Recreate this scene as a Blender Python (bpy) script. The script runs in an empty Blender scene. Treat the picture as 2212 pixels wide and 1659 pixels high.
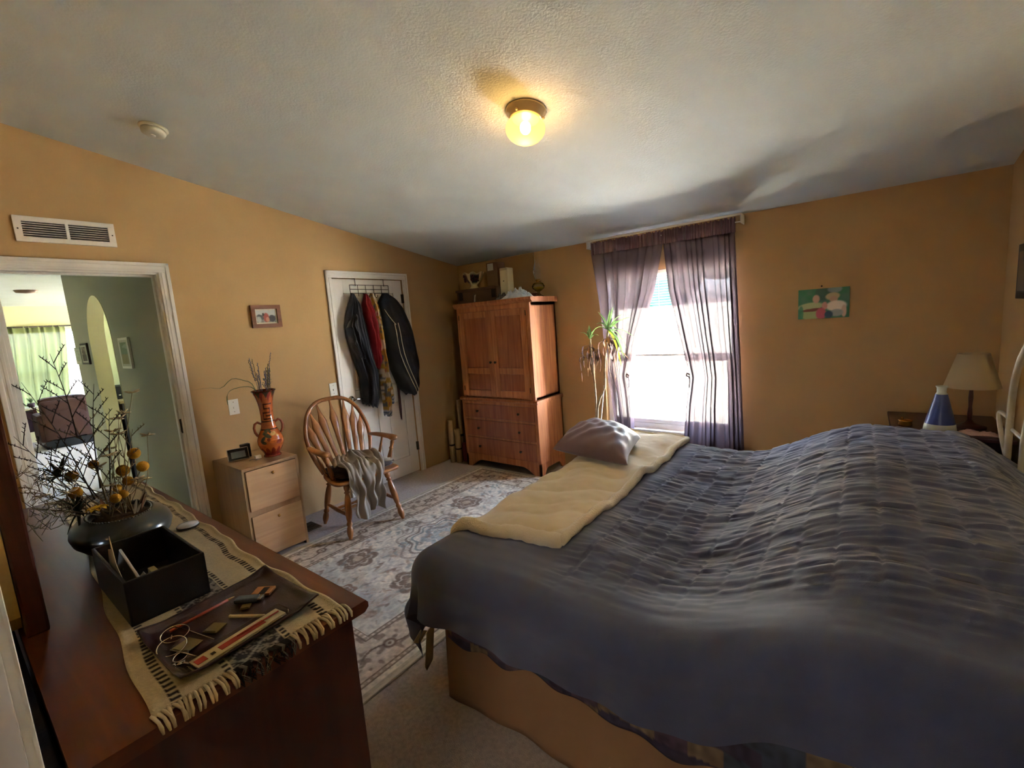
import bpy, bmesh, math, random
import numpy as np
from mathutils import Vector, Matrix

# ------------------------------------------------------------------ camera, world, sun, exposure
SC = bpy.context.scene
COL = SC.collection
random.seed(7); RNG = np.random.default_rng(7)
CAM = Vector((3.7711, 0.0, 1.5359))
YAW, PIT, ROL, FPX = .6629, .1373, -.0732, 980.65
D, EW, CK, CH = 3.9607, 4.43, .1703, 2.215          # window wall y, east wall x, ceiling slope, ceiling height at the window wall
def ceil_z(y): return CH + CK * (D - y)

def make_camera():
    f = Vector((-math.sin(YAW)*math.cos(PIT), math.cos(YAW)*math.cos(PIT), -math.sin(PIT)))
    r = Vector((math.cos(YAW), math.sin(YAW), 0)); u = r.cross(f)
    r2 = math.cos(ROL)*r + math.sin(ROL)*u; u2 = -math.sin(ROL)*r + math.cos(ROL)*u
    cd = bpy.data.cameras.new('camera'); cd.sensor_width = 36; cd.sensor_fit = 'HORIZONTAL'
    cd.lens = FPX*36/2212; cd.clip_start = .02; cd.clip_end = 200
    c = bpy.data.objects.new('camera', cd); COL.objects.link(c)
    m = Matrix((r2, u2, -f)).transposed().to_4x4(); m.translation = CAM
    c.matrix_world = m; SC.camera = c
make_camera()

w = bpy.data.worlds.new('sky'); SC.world = w; w.use_nodes = True
nt = w.node_tree; bg = nt.nodes['Background']
sky = nt.nodes.new('ShaderNodeTexSky'); sky.sky_type = 'NISHITA'; sky.sun_disc = False
sky.sun_elevation = math.radians(52); sky.sun_rotation = math.radians(150); sky.dust_density = 5; sky.air_density = .5; sky.ozone_density = 0
nt.links.new(sky.outputs[0], bg.inputs[0]); bg.inputs[1].default_value = 11.0

sd = bpy.data.lights.new('sun', 'SUN'); sd.energy = 150.0; sd.angle = .02; sd.color = (1, .975, .94)
so = bpy.data.objects.new('sun', sd); COL.objects.link(so)
so.rotation_euler = Vector((-.6, -.06, -.8)).to_track_quat('-Z', 'Y').to_euler()

def portal(name, loc, rot, sx, sy):
    l = bpy.data.lights.new(name, 'AREA'); l.shape = 'RECTANGLE'; l.size = sx; l.size_y = sy
    l.cycles.is_portal = True
    o = bpy.data.objects.new(name, l); COL.objects.link(o); o.location = loc; o.rotation_euler = rot
portal('window_portal', (2.395, D+.16, 1.18), (math.radians(-90), 0, 0), 1.17, 1.44)
portal('living_window_portal', (-8.16, 1.1, 1.1), (0, math.radians(-90), 0), 2.0, 2.6)

SC.view_settings.view_transform = 'Standard'; SC.view_settings.look = 'None'
SC.view_settings.exposure = 1.68; SC.view_settings.gamma = 1; SC.view_settings.use_curve_mapping = False
cy = SC.cycles
cy.use_denoising = True; cy.max_bounces = 10; cy.diffuse_bounces = 5; cy.glossy_bounces = 4; cy.transmission_bounces = 6
cy.transparent_max_bounces = 24; cy.caustics_reflective = False; cy.caustics_refractive = False
cy.sample_clamp_indirect = 20; cy.use_adaptive_sampling = True; cy.adaptive_threshold = .008

# ------------------------------------------------------------------ colour and material helpers
def lin(c):
    return tuple(((v/255)/12.92 if v/255 <= .04045 else ((v/255+.055)/1.055)**2.4) for v in c)
MATS = {}
def mat(name, col, rough=.6, metal=0, col2=None, nscale=8, stretch=(1, 1, 1), bump=0, bscale=120, coat=0, spec=.5, detail=4,
        sheen=0, trans=None, attr=False, emis=None, estr=0, alpha=None):
    """principled material; col2 mixes in through noise (stretched for wood grain), bump adds fine relief, attr takes the painted colour"""
    if name in MATS: return MATS[name]
    m = bpy.data.materials.new(name); m.use_nodes = True; n = m.node_tree.nodes; L = m.node_tree.links
    b = n['Principled BSDF']; c = (*lin(col), 1)
    b.inputs['Base Color'].default_value = c; b.inputs['Roughness'].default_value = rough
    b.inputs['Metallic'].default_value = metal; b.inputs['Specular IOR Level'].default_value = spec
    b.inputs['Coat Weight'].default_value = coat; b.inputs['Sheen Weight'].default_value = sheen
    tc = n.new('ShaderNodeTexCoord')
    if attr:
        a = n.new('ShaderNodeAttribute'); a.attribute_name = 'Col'; L.new(a.outputs['Color'], b.inputs['Base Color'])
    elif col2 is not None:
        mp = n.new('ShaderNodeMapping'); mp.inputs['Scale'].default_value = stretch
        nz = n.new('ShaderNodeTexNoise'); nz.inputs['Scale'].default_value = nscale; nz.inputs['Detail'].default_value = detail
        nz.inputs['Distortion'].default_value = .4
        rp = n.new('ShaderNodeValToRGB'); rp.color_ramp.elements[0].position = .35; rp.color_ramp.elements[1].position = .68
        rp.color_ramp.elements[0].color = c; rp.color_ramp.elements[1].color = (*lin(col2), 1)
        L.new(tc.outputs['Object'], mp.inputs[0]); L.new(mp.outputs[0], nz.inputs['Vector']); L.new(nz.outputs['Fac'], rp.inputs[0])
        L.new(rp.outputs[0], b.inputs['Base Color'])
    if bump:
        nb = n.new('ShaderNodeTexNoise'); nb.inputs['Scale'].default_value = bscale; nb.inputs['Detail'].default_value = 3
        bp = n.new('ShaderNodeBump'); bp.inputs['Strength'].default_value = min(1, bump); bp.inputs['Distance'].default_value = .004
        L.new(tc.outputs['Object'], nb.inputs['Vector']); L.new(nb.outputs['Fac'], bp.inputs['Height']); L.new(bp.outputs[0], b.inputs['Normal'])
    if emis: b.inputs['Emission Color'].default_value = (*lin(emis), 1); b.inputs['Emission Strength'].default_value = estr
    if alpha is not None: b.inputs['Alpha'].default_value = alpha
    MATS[name] = m; return m
def wood(name, a, b, axis=2, rough=.38, nscale=6, coat=.15, bump=.05):
    st = [14, 14, 14]; st[axis] = .9
    return mat(name, a, rough, col2=b, nscale=nscale*.5, stretch=st, coat=coat, bump=bump, bscale=90, detail=5)
def mixmat(name, a, b, fac, acol, bcol):
    """mix of two simple closures, e.g. sheer cloth = transparent + translucent"""
    if name in MATS: return MATS[name]
    m = bpy.data.materials.new(name); m.use_nodes = True; n = m.node_tree.nodes; L = m.node_tree.links
    n.remove(n['Principled BSDF']); out = n['Material Output']
    A = n.new(a); B = n.new(b); A.inputs[0].default_value = (*acol, 1); B.inputs[0].default_value = (*bcol, 1)
    mx = n.new('ShaderNodeMixShader'); mx.inputs[0].default_value = fac
    L.new(A.outputs[0], mx.inputs[1]); L.new(B.outputs[0], mx.inputs[2]); L.new(mx.outputs[0], out.inputs[0])
    MATS[name] = m; m['mix'] = 1; return m
def glassmat(name, tint=(1, 1, 1), refl=.08, blend=.09):
    m = mixmat(name, 'ShaderNodeBsdfTransparent', 'ShaderNodeBsdfGlossy', refl, tint, (1, 1, 1))
    for n in m.node_tree.nodes:
        if n.type == 'BSDF_GLOSSY': n.inputs['Roughness'].default_value = .03
    fr = m.node_tree.nodes.new('ShaderNodeLayerWeight'); fr.inputs[0].default_value = blend
    mx = [n for n in m.node_tree.nodes if n.type == 'MIX_SHADER'][0]
    m.node_tree.links.new(fr.outputs['Fresnel'], mx.inputs[0]); return m
def sheer(name, col, op, thru=.5):
    """thin woven cloth: part lets light straight through, the rest scatters it"""
    if name in MATS: return MATS[name]
    m = bpy.data.materials.new(name); m.use_nodes = True; n = m.node_tree.nodes; L = m.node_tree.links
    n.remove(n['Principled BSDF']); out = n['Material Output']; c = (*lin(col), 1)
    t = n.new('ShaderNodeBsdfTransparent'); d = n.new('ShaderNodeBsdfDiffuse'); s = n.new('ShaderNodeBsdfTranslucent')
    d.inputs[0].default_value = c; s.inputs[0].default_value = c
    m1 = n.new('ShaderNodeMixShader'); m1.inputs[0].default_value = thru
    m2 = n.new('ShaderNodeMixShader'); m2.inputs[0].default_value = op
    L.new(d.outputs[0], m1.inputs[1]); L.new(s.outputs[0], m1.inputs[2]); L.new(t.outputs[0], m2.inputs[1]); L.new(m1.outputs[0], m2.inputs[2])
    L.new(m2.outputs[0], out.inputs[0]); MATS[name] = m; return m

# ------------------------------------------------------------------ mesh helpers
def wloc(p):
    v = Vector((0, 0, 0))
    while p is not None: v += p.location; p = p.parent
    return v
class MB:
    """collects shapes, then links them as one mesh object"""
    def __init__(s): s.v = []; s.f = []; s.sm = []; s.c = None
    def add(s, V, F, smooth=False):
        o = len(s.v); s.v += [tuple(x) for x in V]; s.f += [tuple(i+o for i in f) for f in F]; s.sm += [smooth]*len(F); return s
    def box(s, a, b, bev=0, rz=0, M=None):
        a = Vector(a); b = Vector(b); c = (a+b)/2; d = (b-a)/2; d = Vector([abs(x) for x in d])
        bev = min(bev, .45*2*min(d))
        if bev <= 0:
            V = [Vector((x*d.x, y*d.y, z*d.z)) for x in (-1, 1) for y in (-1, 1) for z in (-1, 1)]
            F = [(0, 1, 3, 2), (4, 6, 7, 5), (0, 4, 5, 1), (2, 3, 7, 6), (0, 2, 6, 4), (1, 5, 7, 3)]
        else:
            bm = bmesh.new(); bmesh.ops.create_cube(bm, size=2)
            for v in bm.verts: v.co = Vector((v.co.x*d.x, v.co.y*d.y, v.co.z*d.z))
            bmesh.ops.bevel(bm, geom=bm.edges[:], offset=bev, segments=2, affect='EDGES', profile=.6)
            bm.verts.index_update(); V = [v.co.copy() for v in bm.verts]; F = [[v.index for v in f.verts] for f in bm.faces]; bm.free()
        R = Matrix.Rotation(rz, 3, 'Z')
        V = [R @ v + c for v in V]
        if M is not None: V = [M @ v for v in V]
        return s.add(V, F)
    def tube(s, pts, r, seg=10, caps=True, flat=None):
        """sweep a circle along pts; r a number or one per point; flat=(axis vector, factor) squashes the section"""
        P = [Vector(p) for p in pts]; n = len(P); rr = [r]*n if isinstance(r, (int, float)) else list(r)
        V = []; ref = None
        for i, p in enumerate(P):
            t = (P[min(i+1, n-1)] - P[max(i-1, 0)])
            t = t.normalized() if t.length > 1e-9 else Vector((0, 0, 1))
            if ref is None: ref = Vector((0, 0, 1)) if abs(t.z) < .9 else Vector((1, 0, 0))
            a = (ref - t*ref.dot(t)).normalized(); ref = a; b = t.cross(a)
            for k in range(seg):
                an = 2*math.pi*k/seg; o = (a*math.cos(an)+b*math.sin(an))*rr[i]
                if flat: o = o - Vector(flat[0])*o.dot(Vector(flat[0]))*(1-flat[1])
                V.append(p+o)
        F = [(i*seg+k, i*seg+(k+1) % seg, (i+1)*seg+(k+1) % seg, (i+1)*seg+k) for i in range(n-1) for k in range(seg)]
        if caps: F += [tuple(range(seg-1, -1, -1)), tuple((n-1)*seg+k for k in range(seg))]
        return s.add(V, F, True)
    def lathe(s, prof, c=(0, 0, 0), seg=32, ripple=None, M=None, cap=True):
        """turn (radius, z) pairs about z at c"""
        V = []; c = Vector(c)
        for (r, z) in prof:
            for k in range(seg):
                an = 2*math.pi*k/seg; q = r*(1+(ripple(an, z) if ripple else 0))
                V.append(c+Vector((q*math.cos(an), q*math.sin(an), z)))
        if M is not None: V = [M @ v for v in V]
        n = len(prof)
        F = [(i*seg+k, i*seg+(k+1) % seg, (i+1)*seg+(k+1) % seg, (i+1)*seg+k) for i in range(n-1) for k in range(seg)]
        if cap: F += [tuple(range(seg-1, -1, -1)), tuple((n-1)*seg+k for k in range(seg))]
        return s.add(V, F, True)
    def ball(s, c, r, seg=12, rings=8, sc=(1, 1, 1)):
        pr = [(math.sin(math.pi*i/rings)*1.0, -math.cos(math.pi*i/rings)) for i in range(rings+1)]
        V = []
        for (a, z) in pr:
            for k in range(seg):
                an = 2*math.pi*k/seg; V.append(Vector(c)+Vector((max(a, .001)*math.cos(an)*r*sc[0], max(a, .001)*math.sin(an)*r*sc[1], z*r*sc[2])))
        F = [(i*seg+k, i*seg+(k+1) % seg, (i+1)*seg+(k+1) % seg, (i+1)*seg+k) for i in range(rings) for k in range(seg)]
        return s.add(V, F, True)
    def prism(s, poly, a0, a1, axis=0, smooth=False):
        """extrude a 2D polygon along an axis; the polygon lies in the other two axes in order"""
        n = len(poly); V = []
        for a in (a0, a1):
            for (p, q) in poly:
                V.append({0: (a, p, q), 1: (p, a, q), 2: (p, q, a)}[axis])
        F = [tuple(range(n)), tuple(range(2*n-1, n-1, -1))] + [(i, i+n, (i+1) % n+n, (i+1) % n) for i in range(n)]
        return s.add(V, F, smooth)
    def grid(s, A, smooth=True, closed=False):
        """A: numpy (nu, nv, 3)"""
        nu, nv = A.shape[:2]; o = len(s.v)
        s.v += [tuple(x) for x in A.reshape(-1, 3).tolist()]
        i, j = np.meshgrid(np.arange(nu-1), np.arange(nv-1), indexing='ij'); q = (o+i*nv+j).ravel()
        F = np.stack([q, q+nv, q+nv+1, q+1], 1).tolist()
        s.f += [tuple(x) for x in F]; s.sm += [smooth]*len(F); return s
    def build(s, name, m, parent=None, local=False, solid=0, cols=None, fixn=True, sub=0):
        me = bpy.data.meshes.new(name)
        off = Vector((0, 0, 0)) if local else wloc(parent)
        top = parent is None and not local
        V = np.array(s.v, float).reshape(-1, 3)
        if top:
            mn, mx = V.min(0), V.max(0); off = Vector(((mn[0]+mx[0])/2, (mn[1]+mx[1])/2, mn[2]))
        V = V - np.array(off)
        me.from_pydata(V.tolist(), [], s.f); me.update()
        if fixn and len(s.f) < 20000:
            bm = bmesh.new(); bm.from_mesh(me); bmesh.ops.recalc_face_normals(bm, faces=bm.faces[:]); bm.to_mesh(me); bm.free()
        me.polygons.foreach_set('use_smooth', s.sm)
        if cols is not None:
            a = me.color_attributes.new('Col', 'FLOAT_COLOR', 'POINT')
            cc = np.ones((len(V), 4), np.float32); cc[:, :3] = cols; a.data.foreach_set('color', cc.ravel())
        me.materials.append(m)
        o = bpy.data.objects.new(name, me); COL.objects.link(o)
        if top: o.location = off
        if parent is not None: o.parent = parent
        if sub:
            ms = o.modifiers.new('sub', 'SUBSURF'); ms.levels = sub; ms.render_levels = sub
        if solid:
            ms = o.modifiers.new('solid', 'SOLIDIFY'); ms.thickness = solid; ms.offset = 0
        return o
def tag(o, label, cat, group=None, kind=None):
    o['label'] = label; o['category'] = cat
    if group: o['group'] = group
    if kind: o['kind'] = kind
    return o
def thing(name, label, cat, loc, rz=0, group=None):
    o = bpy.data.objects.new(name, None); COL.objects.link(o); o.location = loc; o.rotation_euler = (0, 0, rz); o.empty_display_size = .05
    return tag(o, label, cat, group)
def struct(o): o['kind'] = 'structure'; return o
def copy_tree(o, parent=None):
    c = o.copy(); COL.objects.link(c); c.parent = parent
    for ch in o.children: copy_tree(ch, c)
    return c
def vnoise(x, y, seed=0):
    """smooth value noise on numpy arrays, 0..1"""
    r = np.random.default_rng(seed); T = r.random((256, 256))
    xi = np.floor(x).astype(int); yi = np.floor(y).astype(int); fx = x-xi; fy = y-yi
    fx = fx*fx*(3-2*fx); fy = fy*fy*(3-2*fy); a = lambda i, j: T[i % 256, j % 256]
    return (a(xi, yi)*(1-fx)+a(xi+1, yi)*fx)*(1-fy)+(a(xi, yi+1)*(1-fx)+a(xi+1, yi+1)*fx)*fy
def sstep(a, b, x):
    t = np.clip((x-a)/(b-a), 0, 1); return t*t*(3-2*t)

# ------------------------------------------------------------------ materials
YEL = mat('mustard_wall_paint', (188, 154, 106), .75, bump=.25, bscale=60, col2=(184, 150, 102), nscale=2, spec=.25)
CEI = mat('ceiling_stipple', (206, 210, 203), .9, bump=.6, bscale=90, col2=(201, 205, 197), nscale=3, spec=.2)
CAR = mat('beige_carpet', (188, 172, 156), .95, col2=(164, 150, 134), nscale=60, bump=.9, bscale=260, sheen=.3, spec=.1)
WHT = mat('white_trim_paint', (234, 231, 222), .42, bump=.03)
DOORW = mat('white_door_paint', (232, 229, 220), .5, bump=.08, bscale=40)
HALL = mat('sage_hall_paint', (178, 176, 154), .8, bump=.25, bscale=60, spec=.2)
CREAMP = mat('cream_yellow_paint', (196, 188, 150), .8, bump=.2, bscale=60, spec=.2)
VINYL = mat('white_window_vinyl', (232, 234, 234), .4)
ARM = wood('reddish_pine', (158, 90, 52), (192, 126, 76), 2, .42)
ARMD = wood('reddish_pine_panel', (140, 76, 46), (170, 102, 62), 2, .4)
OAKF = wood('light_beech_laminate', (206, 164, 116), (192, 149, 102), 1, .5, 4)
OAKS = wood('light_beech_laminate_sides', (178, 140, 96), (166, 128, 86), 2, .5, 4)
OAKC = wood('golden_oak', (146, 92, 46), (170, 112, 60), 2, .3, 8, .4)
CHER = wood('dark_cherry', (96, 44, 22), (116, 56, 28), 0, .36, 4, .12)
CHERV = wood('dark_cherry_upright', (70, 26, 16), (88, 36, 20), 2, .4, 4, .1)
MAH = wood('dark_mahogany', (66, 30, 24), (82, 40, 30), 0, .35, 4, .3)
CHROME = mat('satin_nickel', (200, 196, 188), .22, 1)
BRASS = mat('aged_brass', (176, 132, 66), .3, 1)
DKMET = mat('dark_bronze_metal', (66, 58, 50), .45, .8)
BLKP = mat('black_plastic', (22, 22, 24), .4)
WPL = mat('white_plastic', (226, 222, 210), .4)

# ------------------------------------------------------------------ room shell
T = .12
def yz_wall(mb, x0, x1, segs):
    for (y0, y1, z0, z1) in segs:
        top = [(y1, ceil_z(y1)), (y0, ceil_z(y0))] if z1 is None else [(y1, z1), (y0, z1)]
        mb.prism([(y0, z0), (y1, z0)] + top, x0, x1, 0)
DY0, DY1, DZ = .296, 1.056, 2.03       # hall doorway
KY0, KY1, KZ = 2.325, 3.115, 2.035     # closet door
mb = MB(); yz_wall(mb, -T, 0, [(-1.7, DY0, 0, None), (DY0, DY1, DZ, None), (DY1, KY0, 0, None), (KY0, KY1, KZ, None), (KY1, D+T, 0, None)])
struct(mb.build('wall_left', YEL))
WX0, WX1, WZ0, WZ1 = 1.82, 2.97, .46, 1.885
mb = MB()
for (x0, x1, z0, z1) in [(0, WX0, 0, CH), (WX1, EW+T, 0, CH), (WX0, WX1, 0, WZ0), (WX0, WX1, WZ1, CH)]:
    mb.box((x0, D, z0), (x1, D+T, z1))
struct(mb.build('wall_back', YEL))
mb = MB(); yz_wall(mb, EW, EW+T, [(-1.7, D, 0, None)]); struct(mb.build('wall_right', YEL))
# near wall with the wide opening the picture is taken from
GX0, GX1 = 2.99, 4.25
mb = MB()
for (x0, x1, z0, z1) in [(0, GX0, 0, ceil_z(0)), (GX1, EW, 0, ceil_z(0)), (GX0, GX1, 2.05, ceil_z(0))]: mb.box((x0, -T, z0), (x1, 0, z1))
struct(mb.build('wall_front', YEL))
mb = MB()
for (x0, x1, z0, z1) in [(0, 3.3, 0, ceil_z(-1.7)), (3.85, EW, 0, ceil_z(-1.7)), (3.3, 3.85, 0, 1.55), (3.3, 3.85, 2.0, ceil_z(-1.7))]: mb.box((x0, -1.7-T, z0), (x1, -1.7, z1))
struct(mb.build('wall_rear', mat('white_bath_paint', (222, 218, 208), .8)))
struct(MB().box((3.3, -1.77, 1.55), (3.85, -1.765, 2.0)).build('rear_fill_window', mat('fill_window_pane', (230, 232, 232), .9, alpha=.75)))  # unseen window added behind the camera for soft fill light
portal('rear_fill_portal', (3.575, -1.86, 1.775), (math.radians(90), 0, 0), .55, .45)
mb = MB(); mb.prism([(-1.7-T, ceil_z(-1.7-T)), (D+T, ceil_z(D+T)), (D+T, ceil_z(D+T)+.1), (-1.7-T, ceil_z(-1.7-T)+.1)], 0, EW+T, 0)
struct(mb.build('ceiling', CEI))
mb = MB(); mb.box((-8.12, -3.2, -.1), (EW+T, 4.1, 0)); struct(mb.build('floor', CAR))

# casings: stepped profile boards round an opening in the left wall
def casing_yz(y0, y1, zt, name, wdt=.062, x=0.0, sgn=1):
    for nm, (a0, a1, b0, b1) in {'l': (y0-wdt, y0, 0, zt), 'r': (y1, y1+wdt, 0, zt), 't': (y0-wdt, y1+wdt, zt, zt+wdt)}.items():
        mb = MB()
        mb.box((x, a0, b0), (x+sgn*.012, a1, b1), .003)
        if nm == 't':
            mb.box((x, a0, b1-.022), (x+sgn*.019, a1, b1), .004); mb.box((x, a0, b0+.014), (x+sgn*.015, a1, b0+.03), .003)
        else:
            o = (a0, a0+.022) if nm == 'l' else (a1-.022, a1); i = (a1-.03, a1-.014) if nm == 'l' else (a0+.014, a0+.03)
            mb.box((x, o[0], b0), (x+sgn*.019, o[1], zt+wdt), .004); mb.box((x, i[0], b0), (x+sgn*.015, i[1], b1), .003)
        struct(mb.build(name, WHT))
casing_yz(DY0, DY1, DZ, 'trim_1'); casing_yz(KY0, KY1, KZ, 'trim_2')
casing_yz(DY0, DY1, DZ, 'trim_3', x=-T, sgn=-1)
# doorway lining and its strike plate / hinge
mb = MB()
mb.box((-T, DY1-.012, 0), (0, DY1, DZ)); mb.box((-T, DY0, 0), (0, DY0+.012, DZ)); mb.box((-T, DY0, DZ-.012), (0, DY1, DZ))
mb.box((-.075, DY1-.024, 0), (-.04, DY1-.012, DZ-.012), .003); mb.box((-.075, DY0+.012, 0), (-.04, DY0+.024, DZ-.012), .003); mb.box((-.075, DY0, DZ-.024), (-.04, DY1, DZ-.012), .003)
struct(mb.build('trim_4', WHT))
hz = MB(); hz.box((-.036, DY1-.017, .93), (-.012, DY1-.0115, 1.02), .001); hz.tube([(-.012, DY1-.016, .925), (-.012, DY1-.016, 1.025)], .005, 8)
tag(hz.build('door_hinge', DKMET), 'dark metal hinge plate on the jamb of the open hall doorway', 'hinge')
# closing jamb of the opening the photo is taken from: white casing at the lower corner
for i, (a, b) in enumerate([((GX0-.07, 0, 0), (GX0-.005, .016, 2.12)), ((GX1+.005, 0, 0), (GX1+.07, .016, 2.12)), ((GX0-.07, 0, 2.05), (GX1+.07, .016, 2.12))]):
    struct(MB().box(a, b, .004).build('trim_5', WHT))
mb = MB(); mb.box((GX0-.005, -T, 0), (GX0+.012, .004, 2.05), .001); mb.box((GX0+.012, -.085, 0), (GX0+.024, -.045, 2.04), .004)
mb.box((GX1-.012, -T, 0), (GX1+.005, .004, 2.05), .001); mb.box((GX0, -T, 2.035), (GX1, .004, 2.05))
struct(mb.build('trim_6', WHT))
# baseboards (bare, low, on the walls that show them)
struct(MB().box((EW-.012, .1, 0), (EW, D, .07), .003).build('baseboard_right', WHT))

# ------------------------------------------------------------------ closet door with six raised panels
dr = bpy.data.objects.new('door_1', None); COL.objects.link(dr); dr.location = (0, KY0, 0); struct(dr)
mb = MB()
yz = [(KY0+.004, KY0+.115), (KY0+.345, KY0+.445), (KY1-.115, KY1-.004)]
xb, xf = -.045, -.012
for (a, b) in yz: mb.box((xb, a, .012), (xf, b, KZ-.006), .0015)
for (z0, z1) in [(.012, .20), (.80, .99), (1.60, 1.69), (1.90, KZ-.006)]:
    for (a, b) in [(yz[0][1], yz[1][0]), (yz[1][1], yz[2][0])]: mb.box((xb, a, z0), (xf, b, z1), .0015)
mb.box((xb, KY0+.02, .02), (xb+.012, KY1-.02, KZ-.02))
mb.build('door_leaf', DOORW, dr)
for (z0, z1) in [(.20, .80), (.99, 1.60), (1.69, 1.90)]:
    for (a, b) in [(yz[0][1], yz[1][0]), (yz[1][1], yz[2][0])]:
        p = MB(); p.box((xf-.028, a+.003, z0+.003), (xf-.008, b-.003, z1-.003), .004); p.box((xf-.02, a+.03, z0+.03), (xf-.002, b-.03, z1-.03), .009)
        p.build('panel', DOORW, dr)
kn = MB(); kn.lathe([(.0, 0), (.032, 0), (.033, .006), (.026, .012), (.012, .014), (.011, .05), (.013, .055)], seg=20, M=Matrix.Translation((xf, KY0+.062, .92)) @ Matrix.Rotation(math.radians(90), 4, 'Y'))
kn.tube([(xf+.047, KY0+.06, .92), (xf+.052, KY0+.09, .921), (xf+.05, KY0+.13, .917), (xf+.046, KY0+.155, .916)], [.011, .010, .008, .006], 10)
kn.build('door_handle', CHROME, dr)
for z in (.24, 1.02, 1.8):
    h = MB(); h.tube([(.004, KY1-.002, z), (.004, KY1-.002, z+.09)], .006, 8); h.box((-.014, KY1-.02, z), (.0, KY1+.001, z+.09), .001); h.build('hinge', DKMET, dr)

# ------------------------------------------------------------------ window
win = bpy.data.objects.new('window_1', None); COL.objects.link(win); win.location = (WX0, D, WZ0); struct(win)
fr = MB(); y0, y1 = D+.055, D+.11
for a, b in [((WX0, y0, WZ0), (WX0+.045, y1, WZ1)), ((WX1-.045, y0, WZ0), (WX1, y1, WZ1)), ((WX0, y0, WZ0), (WX1, y1, WZ0+.05)), ((WX0, y0, WZ1-.045), (WX1, y1, WZ1))]: fr.box(a, b, .004)
fr.build('window_frame', VINYL, win)
sa = MB()
for a, b in [((WX0+.045, y0+.004, 1.085), (WX1-.045, y0+.036, 1.125)), ((WX0+.045, y0+.004, WZ0+.05), (WX1-.045, y0+.036, WZ0+.085)), ((WX0+.045, y0+.004, WZ0+.05), (WX0+.075, y0+.036, 1.1)), ((WX1-.075, y0+.004, WZ0+.05), (WX1-.045, y0+.036, 1.1))]: sa.box(a, b, .003)
sa.build('sash', VINYL, win)
GL = glassmat('clear_glass', (.97, .98, .97))
MB().box((WX0+.07, y0+.018, WZ0+.08), (WX1-.07, y0+.022, 1.09)).build('pane', GL, win)
MB().box((WX0+.04, y0+.042, 1.12), (WX1-.04, y0+.046, WZ1-.04)).build('pane', GL, win)
MB().box((WX0-.015, D-.022, WZ0-.018), (WX1+.015, y0, WZ0+.002), .004).build('window_sill', WHT, win)
bl = thing('window_blind', 'white slatted mini blind lowered over the upper window sash', 'blind', (2.35, D+.03, 1.13))
BLM = mat('white_blind_slat', (226, 228, 226), .5)
MB().box((WX0+.03, D+.015, WZ1-.035), (WX1-.03, D+.045, WZ1-.004), .003).build('head_rail', WPL, bl)
sl0 = None; zz = 1.165
while zz < WZ1-.045:
    if sl0 is None:
        n = 5; A = np.zeros((2, n, 3))
        for i in range(n):
            t = i/(n-1)-.5; yy = t*.022; A[0, i] = (-.52, yy*.99, -yy*.10+.0014*(1-4*t*t)); A[1, i] = A[0, i]; A[1, i, 0] = .53
        s_ = MB(); s_.grid(A); sl0 = s_.build('slat', BLM, bl, local=True); sl0.location = (0, 0, zz-1.13)
    else:
        c = sl0.copy(); COL.objects.link(c); c.location = (0, 0, zz-1.13)
    zz += .0225
MB().box((WX0+.04, D+.018, 1.135), (WX1-.04, D+.042, 1.152), .003).build('bottom_rail', WPL, bl)
for x in (WX0+.16, 2.35, WX1-.16): MB().tube([(x, D+.03, 1.14), (x, D+.03, WZ1-.03)], .0012, 5).build('ladder_cord', WPL, bl)

# ------------------------------------------------------------------ outside
GRD = mat('sunlit_gravel', (214, 211, 202), .95, col2=(194, 190, 180), nscale=6)
struct(MB().box((-20, D+.3, -.75), (24, 40, -.6)).build('ground', GRD))
MB_f = MB().box((-12, 8.6, -.6), (16, 8.75, 1.6)); tag(MB_f.build('neighbour_fence', mat('pale_siding', (150, 154, 152), .9)), 'pale board fence glaring in the sun beyond the bedroom window', 'fence', kind='structure')
mb = MB()
for (x, y, z, r) in [(-.2, 10.6, 2.7, 1.3), (1.3, 10.9, 3.4, 1.3), (-1.6, 11, 3.0, 1.5), (-3.2, 11, 3.4, 1.5)]:
    mb.ball((x, y, z), r, 14, 10)
mb.tube([(-.3, 10.7, -.6), (-.2, 10.6, 2.6)], .16, 10)
tag(mb.build('tree', mat('teal_foliage', (12, 30, 27), 1, spec=0, col2=(22, 44, 40), nscale=5)), 'blue green tree crown seen through the blind slats', 'tree')

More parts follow.
